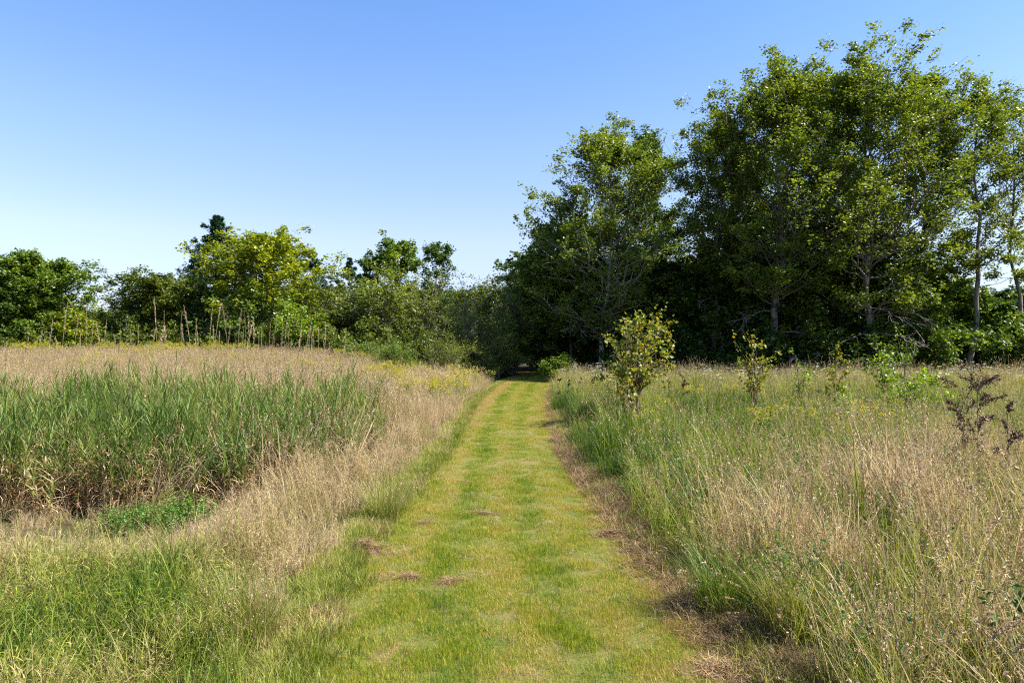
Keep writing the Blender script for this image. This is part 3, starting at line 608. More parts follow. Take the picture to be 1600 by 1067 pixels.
def tree_meshes(seed, H, Rc, cb=.3, style='poplar', leaf='poplar', bark='grey', nprim=60, nsec=7, ntw=5, nlf=11, lsz=.2, lean=(0, 0), sig=.16, tr=.011, asp=.7, dead=0, mainup=.8, wander=.03, thin=None):
    rg = np.random.default_rng(seed); K = 14; s = np.linspace(0, 1, K)
    wob = np.cumsum(rg.normal(size=(K, 2)), 0)*wander*H/6; wob -= wob[0]
    T = np.stack([lean[0]*s*H+wob[:, 0], lean[1]*s*H+wob[:, 1], s*H*.94], 1)[None]
    TR = (H*tr*(1-.93*s)**.9*(1+.5*np.exp(-s*25)))[None]
    wood = Geo(); v, q = tubes(T, TR, 8); wood.add(v, quads=q)
    t = cb+(1-cb)*np.sort(rg.random(nprim))**.92*.985
    if thin is not None: t = t[rg.random(len(t)) < np.interp(t, thin[0], thin[1])]
    nlf = int(nlf*(1.65 if H > 18 else .85)); nsec += int(H > 18)
    n = len(t); f = t*(K-1); i0 = np.minimum(f.astype(int), K-2); fr = (f-i0)[:, None]; P = T[0, i0]*(1-fr)+T[0, i0+1]*fr
    r0 = TR[0, i0]
    az = np.arange(n)*2.39996+rg.normal(size=n)*.5; tc = (t-cb)/(1-cb)
    # lobes make the outline uneven
    lob = 1+.28*np.sin(az*2+seed)*np.cos(tc*9+seed)+rg.normal(size=n)*.16
    if style == 'cone':
        ln = Rc*env(style, tc)*rg.uniform(.65, 1.2, n)*(1+.2*np.sign(np.sin(tc*60))); el = np.radians(6+30*tc-16*(1-tc))
    else:
        ln = Rc*env(style, tc)*np.clip(lob, .45, 1.5); el = np.radians(mainup*(20+42*tc)+rg.normal(size=n)*8); ln = ln/np.maximum(np.cos(el), .72)*.92
        ln = np.minimum(ln, (H*1.02-P[:, 2])/np.maximum(np.sin(el), .2)+.06*Rc)
    d = np.stack([np.cos(az)*np.cos(el), np.sin(az)*np.cos(el), np.sin(el)], 1)
    Kb = 7; s = np.linspace(0, 1, Kb); cur = rg.normal(size=(n, 3))*.09; cur[:, 2] += (-.12 if style == 'cone' else .14)
    C1 = P[:, None]+d[:, None]*ln[:, None, None]*s[None, :, None]+cur[:, None]*ln[:, None, None]*(s**2)[None, :, None]
    kink = rg.normal(size=(n, Kb, 3))*.03*ln[:, None, None]; kink[:, 0] = 0; C1 = C1+kink
    R1 = np.minimum(r0*.42, ln*.014)[:, None]*(1-.85*s[None])
    v, q = tubes(C1, R1, 5); wood.add(v, quads=q)
    C2, R2 = sub(C1, R1, nsec, rg, .18, .98, .36, .75, .10 if style != 'cone' else -.05, 4, .3 if style != 'cone' else .04)
    v, q = tubes(C2[:, :3], R2[:, :3], 3); wood.add(v, quads=q)
    C3, R3 = sub(C2, R2, ntw, rg, .2, 1, .5, .7, .08 if style != 'cone' else -.1, 3, .22 if style != 'cone' else .05)
    crown = Geo()
    CC = np.concatenate([C3])
    lsz = lsz*(.92 if H > 18 else 1.12)
    M = len(CC); u = rg.random((M, nlf))**.8; P0 = CC[:, None, 0]*(1-u[..., None])+CC[:, None, -1]*u[..., None]
    P0 = P0+rg.normal(size=P0.shape)*sig
    dens = rg.random(M) < .93; P0 = P0[dens].reshape(-1, 3)
    dirs = np.repeat(unit(CC[dens, -1]-CC[dens, 0]), nlf, 0)
    cell = max(H*.055, .35); ck = np.floor(P0/cell).astype(int); ck = (ck[:, 0]*733+ck[:, 1])*977+ck[:, 2]
    _, inv, cnt_ = np.unique(ck, return_inverse=True, return_counts=True); keep = cnt_[inv] > np.median(cnt_)*.22
    clump = np.repeat(rg.random(dens.sum()), nlf); rn = np.clip(.35*clump+.65*rg.random(len(P0)), 0, 1)
    P0 = P0[keep]; dirs = dirs[keep]; rn = rn[keep]
    P0[:, 2] = np.maximum(P0[:, 2], .15)
    v, tt, rr = leafquads(rg, P0, lsz*rg.uniform(.65, 1.3, len(P0)), dirs, asp=asp, upb=.35, rnd=rn); crown.add(v, tris=tt, ta=rr)
    fit(rg, wood, crown, H, Rc, 1.25 if style == 'cone' else 1.7)
    out = [('trunk', wood.mesh('trunk', [BK[bark]], True)), ('crown', crown.mesh('crown', [LM[leaf]]))]
    if dead:
        g = Geo(); m = dead; tz = rg.uniform(.12, max(cb+.12, .3), m); f = tz*(K-1); i0 = f.astype(int); P = T[0, i0]
        az = rg.uniform(PI*1.0, PI*2.0, m); L = Rc*rg.uniform(.5, 1.0, m); s = np.linspace(0, 1, 8)
        d = np.stack([np.cos(az), np.sin(az), rg.uniform(-.15, .25, m)], 1); cv = np.stack([rg.normal(size=m)*.2, rg.normal(size=m)*.2, rg.uniform(-.45, -.1, m)], 1)
        D1 = P[:, None]+d[:, None]*L[:, None, None]*s[None, :, None]+cv[:, None]*L[:, None, None]*(s**2)[None, :, None]+rg.normal(size=(m, 8, 3))*.03*L[:, None, None]*s[None, :, None]
        DR = .032*(1-.85*s)[None]*np.ones((m, 1)); v, q = tubes(D1, DR, 5); g.add(v, quads=q)
        D2, DR2 = sub(D1, DR, 7, rg, .3, 1, .4, .7, -.15, 6); v, q = tubes(D2, np.maximum(DR2, .012), 3); g.add(v, quads=q)
        D3, DR3 = sub(D2, DR2, 4, rg, .3, 1, .5, .7, -.1, 4); v, q = tubes(D3, np.maximum(DR3, .008), 3); g.add(v, quads=q)
        out.append(('dead_branches', g.mesh('dead_branches', [BK['dead']], True)))
    return out

def shrub_meshes(seed, H, Rc, leaf='willow', bark='grey', nst=26, nsec=8, ntw=5, nlf=12, lsz=.17, asp=.45, sig=.14, upright=1.0, low=.1, Ry=None):
    """many stems from one foot fanning out to an uneven dome"""
    rg = np.random.default_rng(seed); K = 7; s = np.linspace(0, 1, K); Ry = Ry or Rc
    if H > 3.6: nlf = int(nlf*.7); lsz *= 1.14
    az = np.arange(nst)*2.39996+rg.normal(size=nst)*.4; ph = np.arccos(rg.uniform(low, 1, nst))
    lob = 1+.18*np.sin(az*3+seed)+rg.normal(size=nst)*.12
    tgt = np.stack([Rc*np.sin(ph)*np.cos(az)*lob, Ry*np.sin(ph)*np.sin(az)*lob, H*.93*np.cos(ph)**.8*np.clip(lob, .5, 1.12)], 1)
    root = disc(rg, nst, min(.4, Rc*.15))
    mid = root+np.stack([tgt[:, 0]*.2, tgt[:, 1]*.2, tgt[:, 2]*.55*upright+.1*H], 1)
    b = s[None, :, None]; C1 = (1-b)**2*root[:, None]+2*b*(1-b)*mid[:, None]+b*b*tgt[:, None]
    C1 = C1+rg.normal(size=C1.shape)*.02*H*b
    R1 = H*.008*(1-.85*s)[None]*rg.uniform(.7, 1.3, (nst, 1)); wood = Geo(); v, q = tubes(C1, R1, 5); wood.add(v, quads=q)
    C2, R2 = sub(C1, R1, nsec, rg, .18, 1, .38, .7, .18*upright, 4, .3); v, q = tubes(C2, R2, 3); wood.add(v, quads=q)
    C3, R3 = sub(C2, R2, ntw, rg, .15, 1, .5, .7, .15*upright, 3, .22)
    M = len(C3); u = rg.random((M, nlf)); P0 = C3[:, None, 0]*(1-u[..., None])+C3[:, None, -1]*u[..., None]; P0 = P0+rg.normal(size=P0.shape)*sig
    P0 = P0.reshape(-1, 3); P0[:, 2] = np.maximum(P0[:, 2], .08); dirs = np.repeat(unit(C3[:, -1]-C3[:, 0]), nlf, 0)
    rn = np.clip(.35*np.repeat(rg.random(M), nlf)+.65*rg.random(len(P0)), 0, 1)
    v, tt, rr = leafquads(rg, P0, lsz*rg.uniform(.65, 1.3, len(P0)), dirs, asp=asp, upb=.3, rnd=rn)
    c = Geo().add(v, tris=tt, ta=rr); fit(rg, wood, c, H, Rc)
    return [('stem', wood.mesh('stem', [BK[bark]], True)), ('crown', c.mesh('crown', [LM[leaf]]))]

def place(name, parts, x, y, label, cat='tree', group=None, rz=0.0, sink=.05):
    o = empty(name, (x, y, float(gh(x, y))-sink), rz)
    for pn, me in parts:
        c = link(pn, me, o)
        if pn in ('seed_heads', 'seed_spray'): c['kind'] = 'stuff'
    return tag(o, label, cat, group)
def at_px(xp, Z): return px(xp, Z), Z
def h_for(ytop, xp, Z): x = px(xp, Z); return pz(ytop, Z)-float(gh(x, Z))

def T(name, label, xp, Z, ytop, wpx, group=None, **k):
    x = px(xp, Z); Rc = wpx*Z/F/2; H = pz(ytop, Z-(0 if k.get('style') == 'cone' else .5*Rc))-float(gh(x, Z))
    return place(name, tree_meshes(H=H, Rc=Rc, **k), x, Z, label, group=group)
def S(name, label, xp, Z, ytop, wpx, group=None, cat='shrub', **k):
    x = px(xp, Z); Rc = wpx*Z/F/2; H = pz(ytop, Z-.4*Rc)-float(gh(x, Z))
    return place(name, shrub_meshes(H=H, Rc=Rc, **k), x, Z, label, cat, group=group)

GL = 'tall trees on the right edge of the meadow'
# right hand wood, front row
T('birch_tree', 'tall slender birch with white trunk nearest the end of the track', 936, 60, 160, 190, GL, seed=11, cb=.13, style='poplar', leaf='birch', bark='pale', nprim=110, nsec=7, ntw=5, nlf=9, lsz=.20, lean=(.012, 0), dead=6, tr=.008, mainup=1.2)
T('poplar_tree', 'dark broadleaf tree just behind and right of the white trunked birch', 1012, 64, 190, 90, GL, seed=12, cb=.25, style='airy', leaf='dark', bark='dark', nprim=60, lsz=.22, nlf=9, tr=.008, mainup=1.2)
T('poplar_tree', 'open crowned tree with sky showing through between the birch and the tallest tree', 1110, 56, 145, 118, GL, seed=13, cb=.42, style='airy', leaf='poplar', bark='grey', nprim=58, nlf=9, lsz=.19, dead=4, tr=.009, mainup=1.2)
T('poplar_tree', 'leafy tall tree left of the very tallest tree, its top slightly lower', 1215, 53, 62, 190, GL, seed=14, cb=.22, style='poplar', leaf='poplar', bark='grey', nprim=100, nlf=9, lsz=.19, dead=4, tr=.009, mainup=1.2)
T('poplar_tree', 'tallest and broadest tree of the wood right of the track', 1362, 51, 36, 250, GL, seed=15, cb=.2, style='poplar', leaf='poplar', bark='grey', nprim=130, nlf=10, lsz=.19, dead=4, tr=.010, mainup=1.2)
T('poplar_tree', 'thin airy tree with bare lower trunk and sky behind, right of the tallest tree', 1512, 52, 104, 130, GL, seed=16, cb=.34, style='airy', leaf='poplar', bark='grey', nprim=52, nsec=6, ntw=4, nlf=9, lsz=.19, lean=(.035, 0), tr=.008, mainup=1.2)
T('poplar_tree', 'airy tree cut off by the right side of the picture', 1600, 54, 118, 120, GL, seed=17, cb=.36, style='airy', leaf='poplar', bark='grey', nprim=48, nsec=6, ntw=4, nlf=9, lsz=.19, tr=.007, mainup=1.2)
T('poplar_tree', 'slim tree beside the open crowned tree, half hidden by its neighbour', 1160, 60, 190, 80, GL, seed=18, cb=.42, style='airy', leaf='dark', bark='dark', nprim=40, nlf=9, lsz=.21, tr=.008, mainup=1.2)
T('poplar_tree', 'tall tree rising behind and between the two tallest trees', 1288, 62, 75, 150, GL, seed=21, cb=.3, style='poplar', leaf='poplar', bark='grey', nprim=70, nlf=8, lsz=.21, tr=.008, mainup=1.2)
T('poplar_tree', 'right shoulder tree behind the tallest tree', 1430, 58, 112, 90, GL, seed=22, cb=.3, style='poplar', leaf='poplar', bark='grey', nprim=64, nlf=8, lsz=.20, tr=.008, mainup=1.2)
T('broadleaf_tree', 'shorter green tree leaning out left of the white trunked birch over the track', 852, 66, 345, 80, GL, seed=19, cb=.08, style='full', leaf='mid', bark='dark', nprim=60, nlf=10, lsz=.22)
T('broadleaf_tree', 'dark bushy tree in the shade below the birch', 905, 65, 330, 110, GL, seed=20, cb=.05, style='full', leaf='dark', bark='dark', nprim=70, nlf=10, lsz=.22)

# understory mass
GU = 'dark understory trees at the foot of the tall trees'
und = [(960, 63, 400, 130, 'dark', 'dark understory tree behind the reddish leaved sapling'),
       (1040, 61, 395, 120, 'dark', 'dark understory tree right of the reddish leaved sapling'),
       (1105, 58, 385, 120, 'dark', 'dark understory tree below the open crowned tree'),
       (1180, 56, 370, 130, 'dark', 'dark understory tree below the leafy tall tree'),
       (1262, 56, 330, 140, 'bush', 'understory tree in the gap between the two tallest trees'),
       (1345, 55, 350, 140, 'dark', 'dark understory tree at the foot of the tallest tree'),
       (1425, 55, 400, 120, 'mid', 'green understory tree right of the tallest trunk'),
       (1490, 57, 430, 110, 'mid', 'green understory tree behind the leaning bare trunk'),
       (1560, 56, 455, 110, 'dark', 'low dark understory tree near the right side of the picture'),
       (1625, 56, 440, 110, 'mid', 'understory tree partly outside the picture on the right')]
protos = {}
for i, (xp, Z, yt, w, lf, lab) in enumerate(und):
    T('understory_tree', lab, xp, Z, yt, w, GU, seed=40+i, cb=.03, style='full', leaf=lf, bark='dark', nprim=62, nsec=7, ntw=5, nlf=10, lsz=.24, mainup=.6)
# low bushes closing the foot of the wood
GB = 'low bushes along the foot of the right wood'
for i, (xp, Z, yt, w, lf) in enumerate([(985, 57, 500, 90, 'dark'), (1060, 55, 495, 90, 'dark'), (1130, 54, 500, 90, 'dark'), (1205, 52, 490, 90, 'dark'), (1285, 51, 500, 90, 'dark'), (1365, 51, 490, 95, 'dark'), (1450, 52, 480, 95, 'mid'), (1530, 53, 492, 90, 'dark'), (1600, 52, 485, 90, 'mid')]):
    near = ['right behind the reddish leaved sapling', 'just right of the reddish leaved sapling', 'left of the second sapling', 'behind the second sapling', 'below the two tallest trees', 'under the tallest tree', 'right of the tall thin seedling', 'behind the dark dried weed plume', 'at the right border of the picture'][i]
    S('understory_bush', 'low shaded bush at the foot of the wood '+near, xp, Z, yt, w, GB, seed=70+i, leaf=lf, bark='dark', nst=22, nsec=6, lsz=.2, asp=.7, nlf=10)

# rows of trees deeper in the wood
deep_src = {'a': tree_meshes(90, 15, 4.0, .08, 'full', 'dark', 'dark', 60, 7, 5, 9, .28), 'b': tree_meshes(91, 13, 4.4, .1, 'full', 'bush', 'dark', 60, 7, 5, 9, .28), 'c': tree_meshes(92, 18, 3.4, .35, 'airy', 'poplar', 'grey', 50, 6, 5, 9, .24)}
rgd = np.random.default_rng(5); first = {}
for i in range(34):
    xp = 850+i*23+rgd.uniform(-8, 8); Z = rgd.uniform(63, 84); k = 'abc'[i % 3]
    if xp > 1440: k = 'ab'[i % 2]
    h0 = {'a': 15, 'b': 13, 'c': 18}[k]; ytop = rgd.uniform(380, 430) if xp < 1430 else rgd.uniform(440, 470)
    if k == 'c': ytop -= 90
    x = px(xp, Z); sc_ = pz(ytop, Z)/h0; lab = 'tree standing deeper in the shade behind the front row of the right wood'
    if k not in first:
        o = place('forest_tree', deep_src[k], x, Z, lab, group='trees deeper in the right wood'); o.scale = (sc_,)*3; first[k] = o
    else:
        copy_thing(first[k], (x, Z, -.05), rgd.uniform(0, 6), (sc_*rgd.uniform(.9, 1.2), sc_, sc_))

# middle: gap at the end of the track
S('lime_bush', 'small bright green bush at the end of the track on its right', 868, 51.5, 549, 46, seed=110, leaf='lime', bark='dark', nst=16, nsec=6, nlf=9, lsz=.13, asp=.7, sig=.1)
T('broadleaf_tree', 'shaded tree closing the dark end of the track', 840, 88, 380, 110, seed=111, cb=.03, style='full', leaf='dark', bark='dark', nprim=70, lsz=.3, nlf=10)
T('broadleaf_tree', 'shaded tree behind the small bright bush at the end of the track', 885, 84, 400, 110, seed=112, cb=.03, style='full', leaf='dark', bark='dark', nprim=70, lsz=.3, nlf=10)
S('shade_bush', 'dark bush left of the shaded opening where the track ends', 795, 76, 480, 110, seed=113, leaf='dark', bark='dark', nst=24, lsz=.22, asp=.7)

# left tree line
GW = 'trees and bushes along the left of the track and field'
S('willow_shrub', 'big rounded olive willow on the left just before the track end', 795, 66, 404, 165, GW, seed=120, leaf='willow', nst=46, nsec=8, nlf=12, lsz=.19)
S('willow_shrub', 'narrow upright willow bush filling in before the big rounded willow', 735, 60, 440, 115, GW, seed=121, leaf='willow', nst=34, nlf=11, lsz=.17, upright=1.3, asp=.3)
S('willow_shrub', 'low brushy willow beside the track just before the shaded opening', 772, 58, 505, 80, GW, seed=122, leaf='willow', nst=26, nlf=10, lsz=.15, upright=1.3, asp=.3)
S('willow_shrub', 'low grassy looking willow thicket left of the brushy one', 690, 52, 512, 90, GW, seed=123, leaf='willow', nst=26, nlf=10, lsz=.14, upright=1.4, asp=.22)
S('willow_shrub', 'low thin willow thicket in front of the broad dark bush', 610, 50, 522, 90, GW, seed=124, leaf='mid', nst=26, nlf=10, lsz=.14, upright=1.4, asp=.22)
S('broad_bush', 'broad dark rounded bush with shaded hollow beneath in the middle of the left trees', 590, 64, 404, 160, GW, seed=125, leaf='bush', nst=50, nsec=8, nlf=12, lsz=.2, asp=.65, Ry=4)
S('broad_bush', 'olive bush on the right shoulder of the broad dark bush', 668, 66, 416, 120, GW, seed=126, leaf='willow', nst=40, nlf=11, lsz=.19, asp=.5)
S('broad_bush', 'yellowing bush whose top rises behind the broad dark bush', 598, 71, 394, 80, GW, seed=127, leaf='maple', nst=30, nlf=10, lsz=.2, asp=.6)
T('broadleaf_tree', 'green tree whose crown rises behind the yellowing bush', 618, 82, 364, 72, GW, seed=128, cb=.25, style='round', leaf='mid', bark='grey', nprim=60, lsz=.25, nlf=10)
T('broadleaf_tree', 'thin dark tree with a pale stem right of the green tree crown', 680, 78, 372, 46, GW, seed=129, cb=.3, style='airy', leaf='dark', bark='pale', nprim=46, lsz=.22, nlf=8)
T('broadleaf_tree', 'small ragged crown at the left shoulder of the green tree crown', 580, 84, 388, 36, GW, seed=130, cb=.3, style='airy', leaf='dark', bark='dark', nprim=36, lsz=.24, nlf=8)
S('broad_bush', 'green bush between the yellow green maple and the broad dark bush', 515, 66, 420, 112, GW, seed=131, leaf='bush', nst=40, nlf=11, lsz=.2, asp=.65)
S('broad_bush', 'low leafy bush at the right foot of the yellow green maple', 470, 60, 470, 80, GW, seed=132, leaf='lime', nst=28, nlf=9, lsz=.17, asp=.7)
T('maple_tree', 'large yellow green maple leafy down to the field', 416, 66, 350, 140, GW, seed=133, cb=.08, style='round', leaf='maple', bark='grey', nprim=110, nsec=8, nlf=11, lsz=.22, mainup=.9, tr=.013)
S('broad_bush', 'bright skirt of leaves at the foot of the yellow green maple', 395, 62, 445, 130, GW, seed=134, leaf='mid', nst=36, nlf=11, lsz=.19, asp=.7)
def spruce(label, xp, Z, yt, w, seed, n=120):
    return T('spruce_tree', label, xp, Z, yt, w, 'spruce trees rising behind the left trees', seed=seed, cb=.1, style='cone', leaf='spruce', bark='dark', nprim=n, nsec=9, ntw=4, nlf=8, lsz=.26, asp=.3, sig=.07, tr=.010, wander=.006)
spruce('large dark spruce rising behind the left side of the yellow green maple', 340, 76, 336, 190, 140, 190)
spruce('small distant spruce top right of the yellow green maple', 487, 108, 392, 130, 141, 130)
spruce('smallest spruce top left of the broad dark bush', 546, 104, 402, 90, 142, 110)
spruce('dark young spruce tip between rounded tree and large spruce', 306, 84, 404, 80, 143, 110)
T('apple_tree', 'rounded dark green tree left of the maple standing over the tan field', 252, 66, 413, 120, GW, seed=144, cb=.1, style='round', leaf='bush', bark='dark', nprim=100, nsec=8, nlf=12, lsz=.2, tr=.013)
S('broad_bush', 'shaded bush between the rounded tree and the maple', 320, 66, 428, 80, GW, seed=145, leaf='dark', nst=34, nlf=11, lsz=.2, asp=.7)
S('broad_bush', 'low bush at the left foot of the rounded tree', 212, 62, 495, 70, GW, seed=146, leaf='bush', nst=24, nlf=10, lsz=.16, asp=.7)
T('broadleaf_tree', 'dense narrow green tree second from the left side of the picture', 46, 62, 388, 76, GW, seed=147, cb=.04, style='full', leaf='mid', bark='dark', nprim=110, nsec=8, nlf=12, lsz=.19)
T('ash_tree', 'airy tree with branches reaching right over the gap on the far left', 104, 64, 398, 84, GW, seed=148, cb=.2, style='airy', leaf='mid', bark='dark', nprim=52, nlf=9, lsz=.2, mainup=1.15)
T('broadleaf_tree', 'dark tree cut off by the left side of the picture', -6, 60, 405, 60, GW, seed=149, cb=.04, style='full', leaf='dark', bark='dark', nprim=80, nlf=11, lsz=.2)
S('broad_bush', 'low yellowish bush in the gap beside the airy tree on the far left', 122, 62, 466, 66, GW, seed=150, leaf='maple', nst=26, nlf=10, lsz=.17, asp=.6)
S('broad_bush', 'distant low bush in the dip of the left tree line', 160, 72, 474, 56, GW, seed=151, leaf='bush', nst=24, nlf=10, lsz=.2, asp=.6)
T('young_tree', 'thin young tree with bare tip in the dip of the left tree line', 180, 66, 458, 34, GW, seed=152, cb=.2, style='airy', leaf='mid', bark='grey', nprim=26, nsec=5, nlf=6, lsz=.18)
# bushes in the shade closing the foot of the left trees, and a second row behind
hn = ['', 'the dense narrow tree on the far left', 'the gap beside the airy tree', 'the rounded dark tree', 'the shaded bush between rounded tree and maple', 'the right half of the maple', 'the green bush right of the maple', 'the left half of the broad dark bush', 'the olive bush beside the broad dark bush']
hed = [(20, 60, 505), (75, 61, 508), (140, 62, 512), (265, 62, 500), (335, 62, 498), (450, 60, 500), (520, 58, 505), (565, 60, 500), (650, 58, 505)]
src = None
for i, (xp, Z, yt) in enumerate(hed):
    x = px(xp, Z); hh = h_for(yt, xp, Z)
    if src is None: src = place('hedge_bush', shrub_meshes(160, 3.0, 2.6, leaf='bush', nst=30, nlf=10, lsz=.17, asp=.65), x, Z, 'low dark bush at the foot of the dark tree cut off by the left border', 'shrub', 'low bushes along the foot of the left trees'); src.scale = (1, 1, hh/3.0)
    else: copy_thing(src, (x, Z, float(gh(x, Z))-.05), i*1.3, (1.05, 1.0, hh/3.0), 'low dark bush at the foot of '+hn[i])
src = None; cnt = {}
RB = [(-60, 95, 'the dense narrow tree at far left'), (95, 230, 'the gap in the left trees'), (230, 330, 'the rounded dark tree'), (330, 470, 'the yellow green maple'), (470, 560, 'the green bush right of the maple'), (560, 700, 'the broad dark bush'), (700, 1000, 'the big rounded willow')]
for i in range(24):
    xp = -40+i*38+rgd.uniform(-10, 10); Z = rgd.uniform(80, 100); x = px(xp, Z); g0 = float(gh(x, Z))
    if 105 < xp < 222: continue
    nm = [q[2] for q in RB if q[0] <= xp < q[1]][0]; cnt[nm] = cnt.get(nm, -1)+1; lab = ORD[cnt[nm]]+' second row tree from the left behind '+nm
    yt = np.interp(xp, [-40, 90, 130, 200, 300, 480, 700, 760, 860], [425, 430, 478, 476, 440, 436, 436, 440, 400]); sc_ = (pz(yt, Z)-g0)/15
    if src is None: src = place('background_tree', deep_src['b'], x, Z, lab, group='second row of trees behind the left trees'); src.scale = (sc_*1.15,)*3
    else: copy_thing(src, (x, Z, g0-.05), rgd.uniform(0, 6), (sc_*1.4, sc_*1.2, sc_*1.05), lab)

# far wood beyond everything, one mass
rg = np.random.default_rng(77); n = 22000
xs = rg.uniform(-260, 260, n); yy = rg.uniform(150, 185, n); top = 7+3.5*fbm(xs, yy*0+3, 14, 3)+2.5*vnoise(xs, yy, 5, 9)
P = np.stack([xs, yy, gh(xs, yy)+top*np.sqrt(rg.random(n))], 1)
v, t, r = leafquads(rg, P, rg.uniform(1.0, 2.2, n), asp=.8, upb=.4)
tag(link('far_wood', Geo().add(v, tris=t, ta=r).mesh('far_wood', [LM['dark']])), 'distant wood closing the horizon behind the left gap', 'wood', kind='stuff')

# ------------------------------------------------------------------ saplings in the right meadow
def sapling(name, label, xp, Z, ytop, wpx, seed, nst=14, nlf=9, lsz=.1, leaf='sapling', low=.25, upright=1.5, nsec=4, ntw=3, sig=.06, asp=.75, cat='sapling', group='saplings in the right meadow'):
    x = px(xp, Z); H = h_for(ytop, xp, Z); Rc = wpx*Z/F/2
    return place(name, shrub_meshes(seed, H, Rc, leaf=leaf, bark='twig', nst=nst, nsec=nsec, ntw=ntw, nlf=nlf, lsz=lsz, asp=asp, sig=sig, upright=upright, low=low), x, Z, label, cat, group)
sapling('poplar_sapling', 'largest sapling, bushy with red tinged leaves, right of the track', 992, 22, 470, 100, 201, nst=22, nlf=9, lsz=.11, low=.1, nsec=5)
sapling('poplar_sapling', 'second sapling with sparse pale leaves against the dark wood', 1180, 24, 512, 52, 202, nst=9, nlf=6, lsz=.12, nsec=4)
sapling('poplar_sapling', 'thin short seedling between the second sapling and the third', 1248, 26, 540, 30, 203, nst=4, nlf=6, lsz=.11, leaf='lime', nsec=3)
sapling('poplar_sapling', 'third sapling with pale upper leaves and reddish lower ones', 1305, 25, 530, 48, 204, nst=8, nlf=6, lsz=.12)
sapling('poplar_sapling', 'green leafed sapling left of the tall thin seedling', 1382, 25, 532, 48, 205, nst=7, nlf=6, lsz=.13, leaf='lime')
sapling('ash_seedling', 'tall thin seedling with one tuft of lime leaves at its tip', 1412, 24, 504, 24, 206, nst=3, nlf=5, lsz=.11, leaf='lime', low=.9, nsec=3)
sapling('leafy_shrub', 'low spreading bright green shrub at the foot of the tall thin seedling', 1432, 23, 562, 84, 207, nst=16, nlf=9, lsz=.085, leaf='lime', upright=1.0, cat='shrub')
sapling('yellow_shrub', 'small yellow green shrub low in the meadow below the third sapling', 1318, 19, 596, 46, 208, nst=9, nlf=8, lsz=.06, leaf='lime', upright=1.0, cat='shrub')
sapling('yellow_shrub', 'small yellow green shrub below the green leafed sapling', 1392, 19, 588, 30, 209, nst=8, nlf=8, lsz=.06, leaf='lime', cat='shrub')
sapling('leafy_shrub', 'low olive shrub on the left foot of the largest sapling', 950, 24, 575, 60, 210, nst=12, nlf=8, lsz=.07, leaf='willow', upright=1.0, cat='shrub')

# ------------------------------------------------------------------ dark dried weeds
def dried_weed(seed, H, arms=7, spread=.5):
    rg = np.random.default_rng(seed); st = Geo(); K = 7
    v, t, q, ra, qa, C = blades(rg, 1, np.zeros((1, 3)), H*.8, .012, .05, .15, 1.0, K-1, power=.2); C = C
    v, q = tubes(C, np.full((1, K), .006), 5); st.add(v, quads=q)
    az = rg.uniform(0, 2*PI, arms); tt = rg.integers(3, K, arms); P = C[0, tt]
    v, t, q, ra, qa, A = blades(rg, arms, P, rg.uniform(.25, .55, arms)*H*.5*spread/.5, .01, rg.uniform(.1, .6, arms), rg.uniform(.5, 1.6, arms), az, 8, power=.2)
    v, q = tubes(A, np.full(A.shape[:2], .004), 4); st.add(v, quads=q)
    # secondary tips and dense seed clusters
    A2, r2 = sub(A, np.full(A.shape[:2], .004), 9, rg, .15, 1, .32, .8, -.1, 4, .05)
    v, q = tubes(A2, np.full(A2.shape[:2], .003), 3); st.add(v, quads=q)
    out = [('stem', st.mesh('stem', [MAT_STEM], True))]
    for i in range(arms):
        pts = np.concatenate([A[i], A2[i*9:(i+1)*9].reshape(-1, 3)]); pts = np.repeat(pts, 7, 0)+rg.normal(size=(len(pts)*7, 3))*.011
        v, t, r = leafquads(rg, pts, rg.uniform(.014, .034, len(pts)), asp=.6, upb=0); out.append(('seed_spray', Geo().add(v, tris=t, ta=r).mesh('seed_spray', [MAT_DARKSEED])))
    for i in range(5):
        v, t, q, ra, qa, _ = blades(rg, 1, C[0, [rg.integers(1, K-2)]], rg.uniform(.12, .25, 1), .022, 1.0, 1.6, rg.uniform(0, 6, 1), 4); out.append(('leaf', Geo().add(v, t, q, ra, qa).mesh('leaf', [MAT_DARKSEED])))
    return out
def DW(label, xp, Z, ytop, seed, arms=7, spread=.5):
    x = px(xp, Z); place('dried_weed', dried_weed(seed, h_for(ytop, xp, Z)*1.12, arms, spread), x, Z, label, 'weed', 'dark dried weeds', sink=0)
DW('largest dark brown dried weed with arching sprays near the right side', 1528, 10.5, 592, 301, 9, .58)
DW('dark dried weed just right of and lower than the largest one', 1575, 10.2, 632, 302, 6, .5)
DW('dark arching dried weed on the left flank of the largest one', 1505, 10.9, 612, 303, 7, .65)
DW('small dark dried weed at the right foot of the red tinged sapling', 1066, 24, 573, 304, 6, .4)
DW('dark dried stalk at the right track edge, nearer the track', 872, 29, 590, 305, 4, .25)
DW('dark dried stalk at the right track edge, second from the track', 886, 29.5, 592, 306, 4, .25)
DW('short dark dried stalk standing apart right of the pair at the track edge', 906, 30, 588, 307, 4, .25)

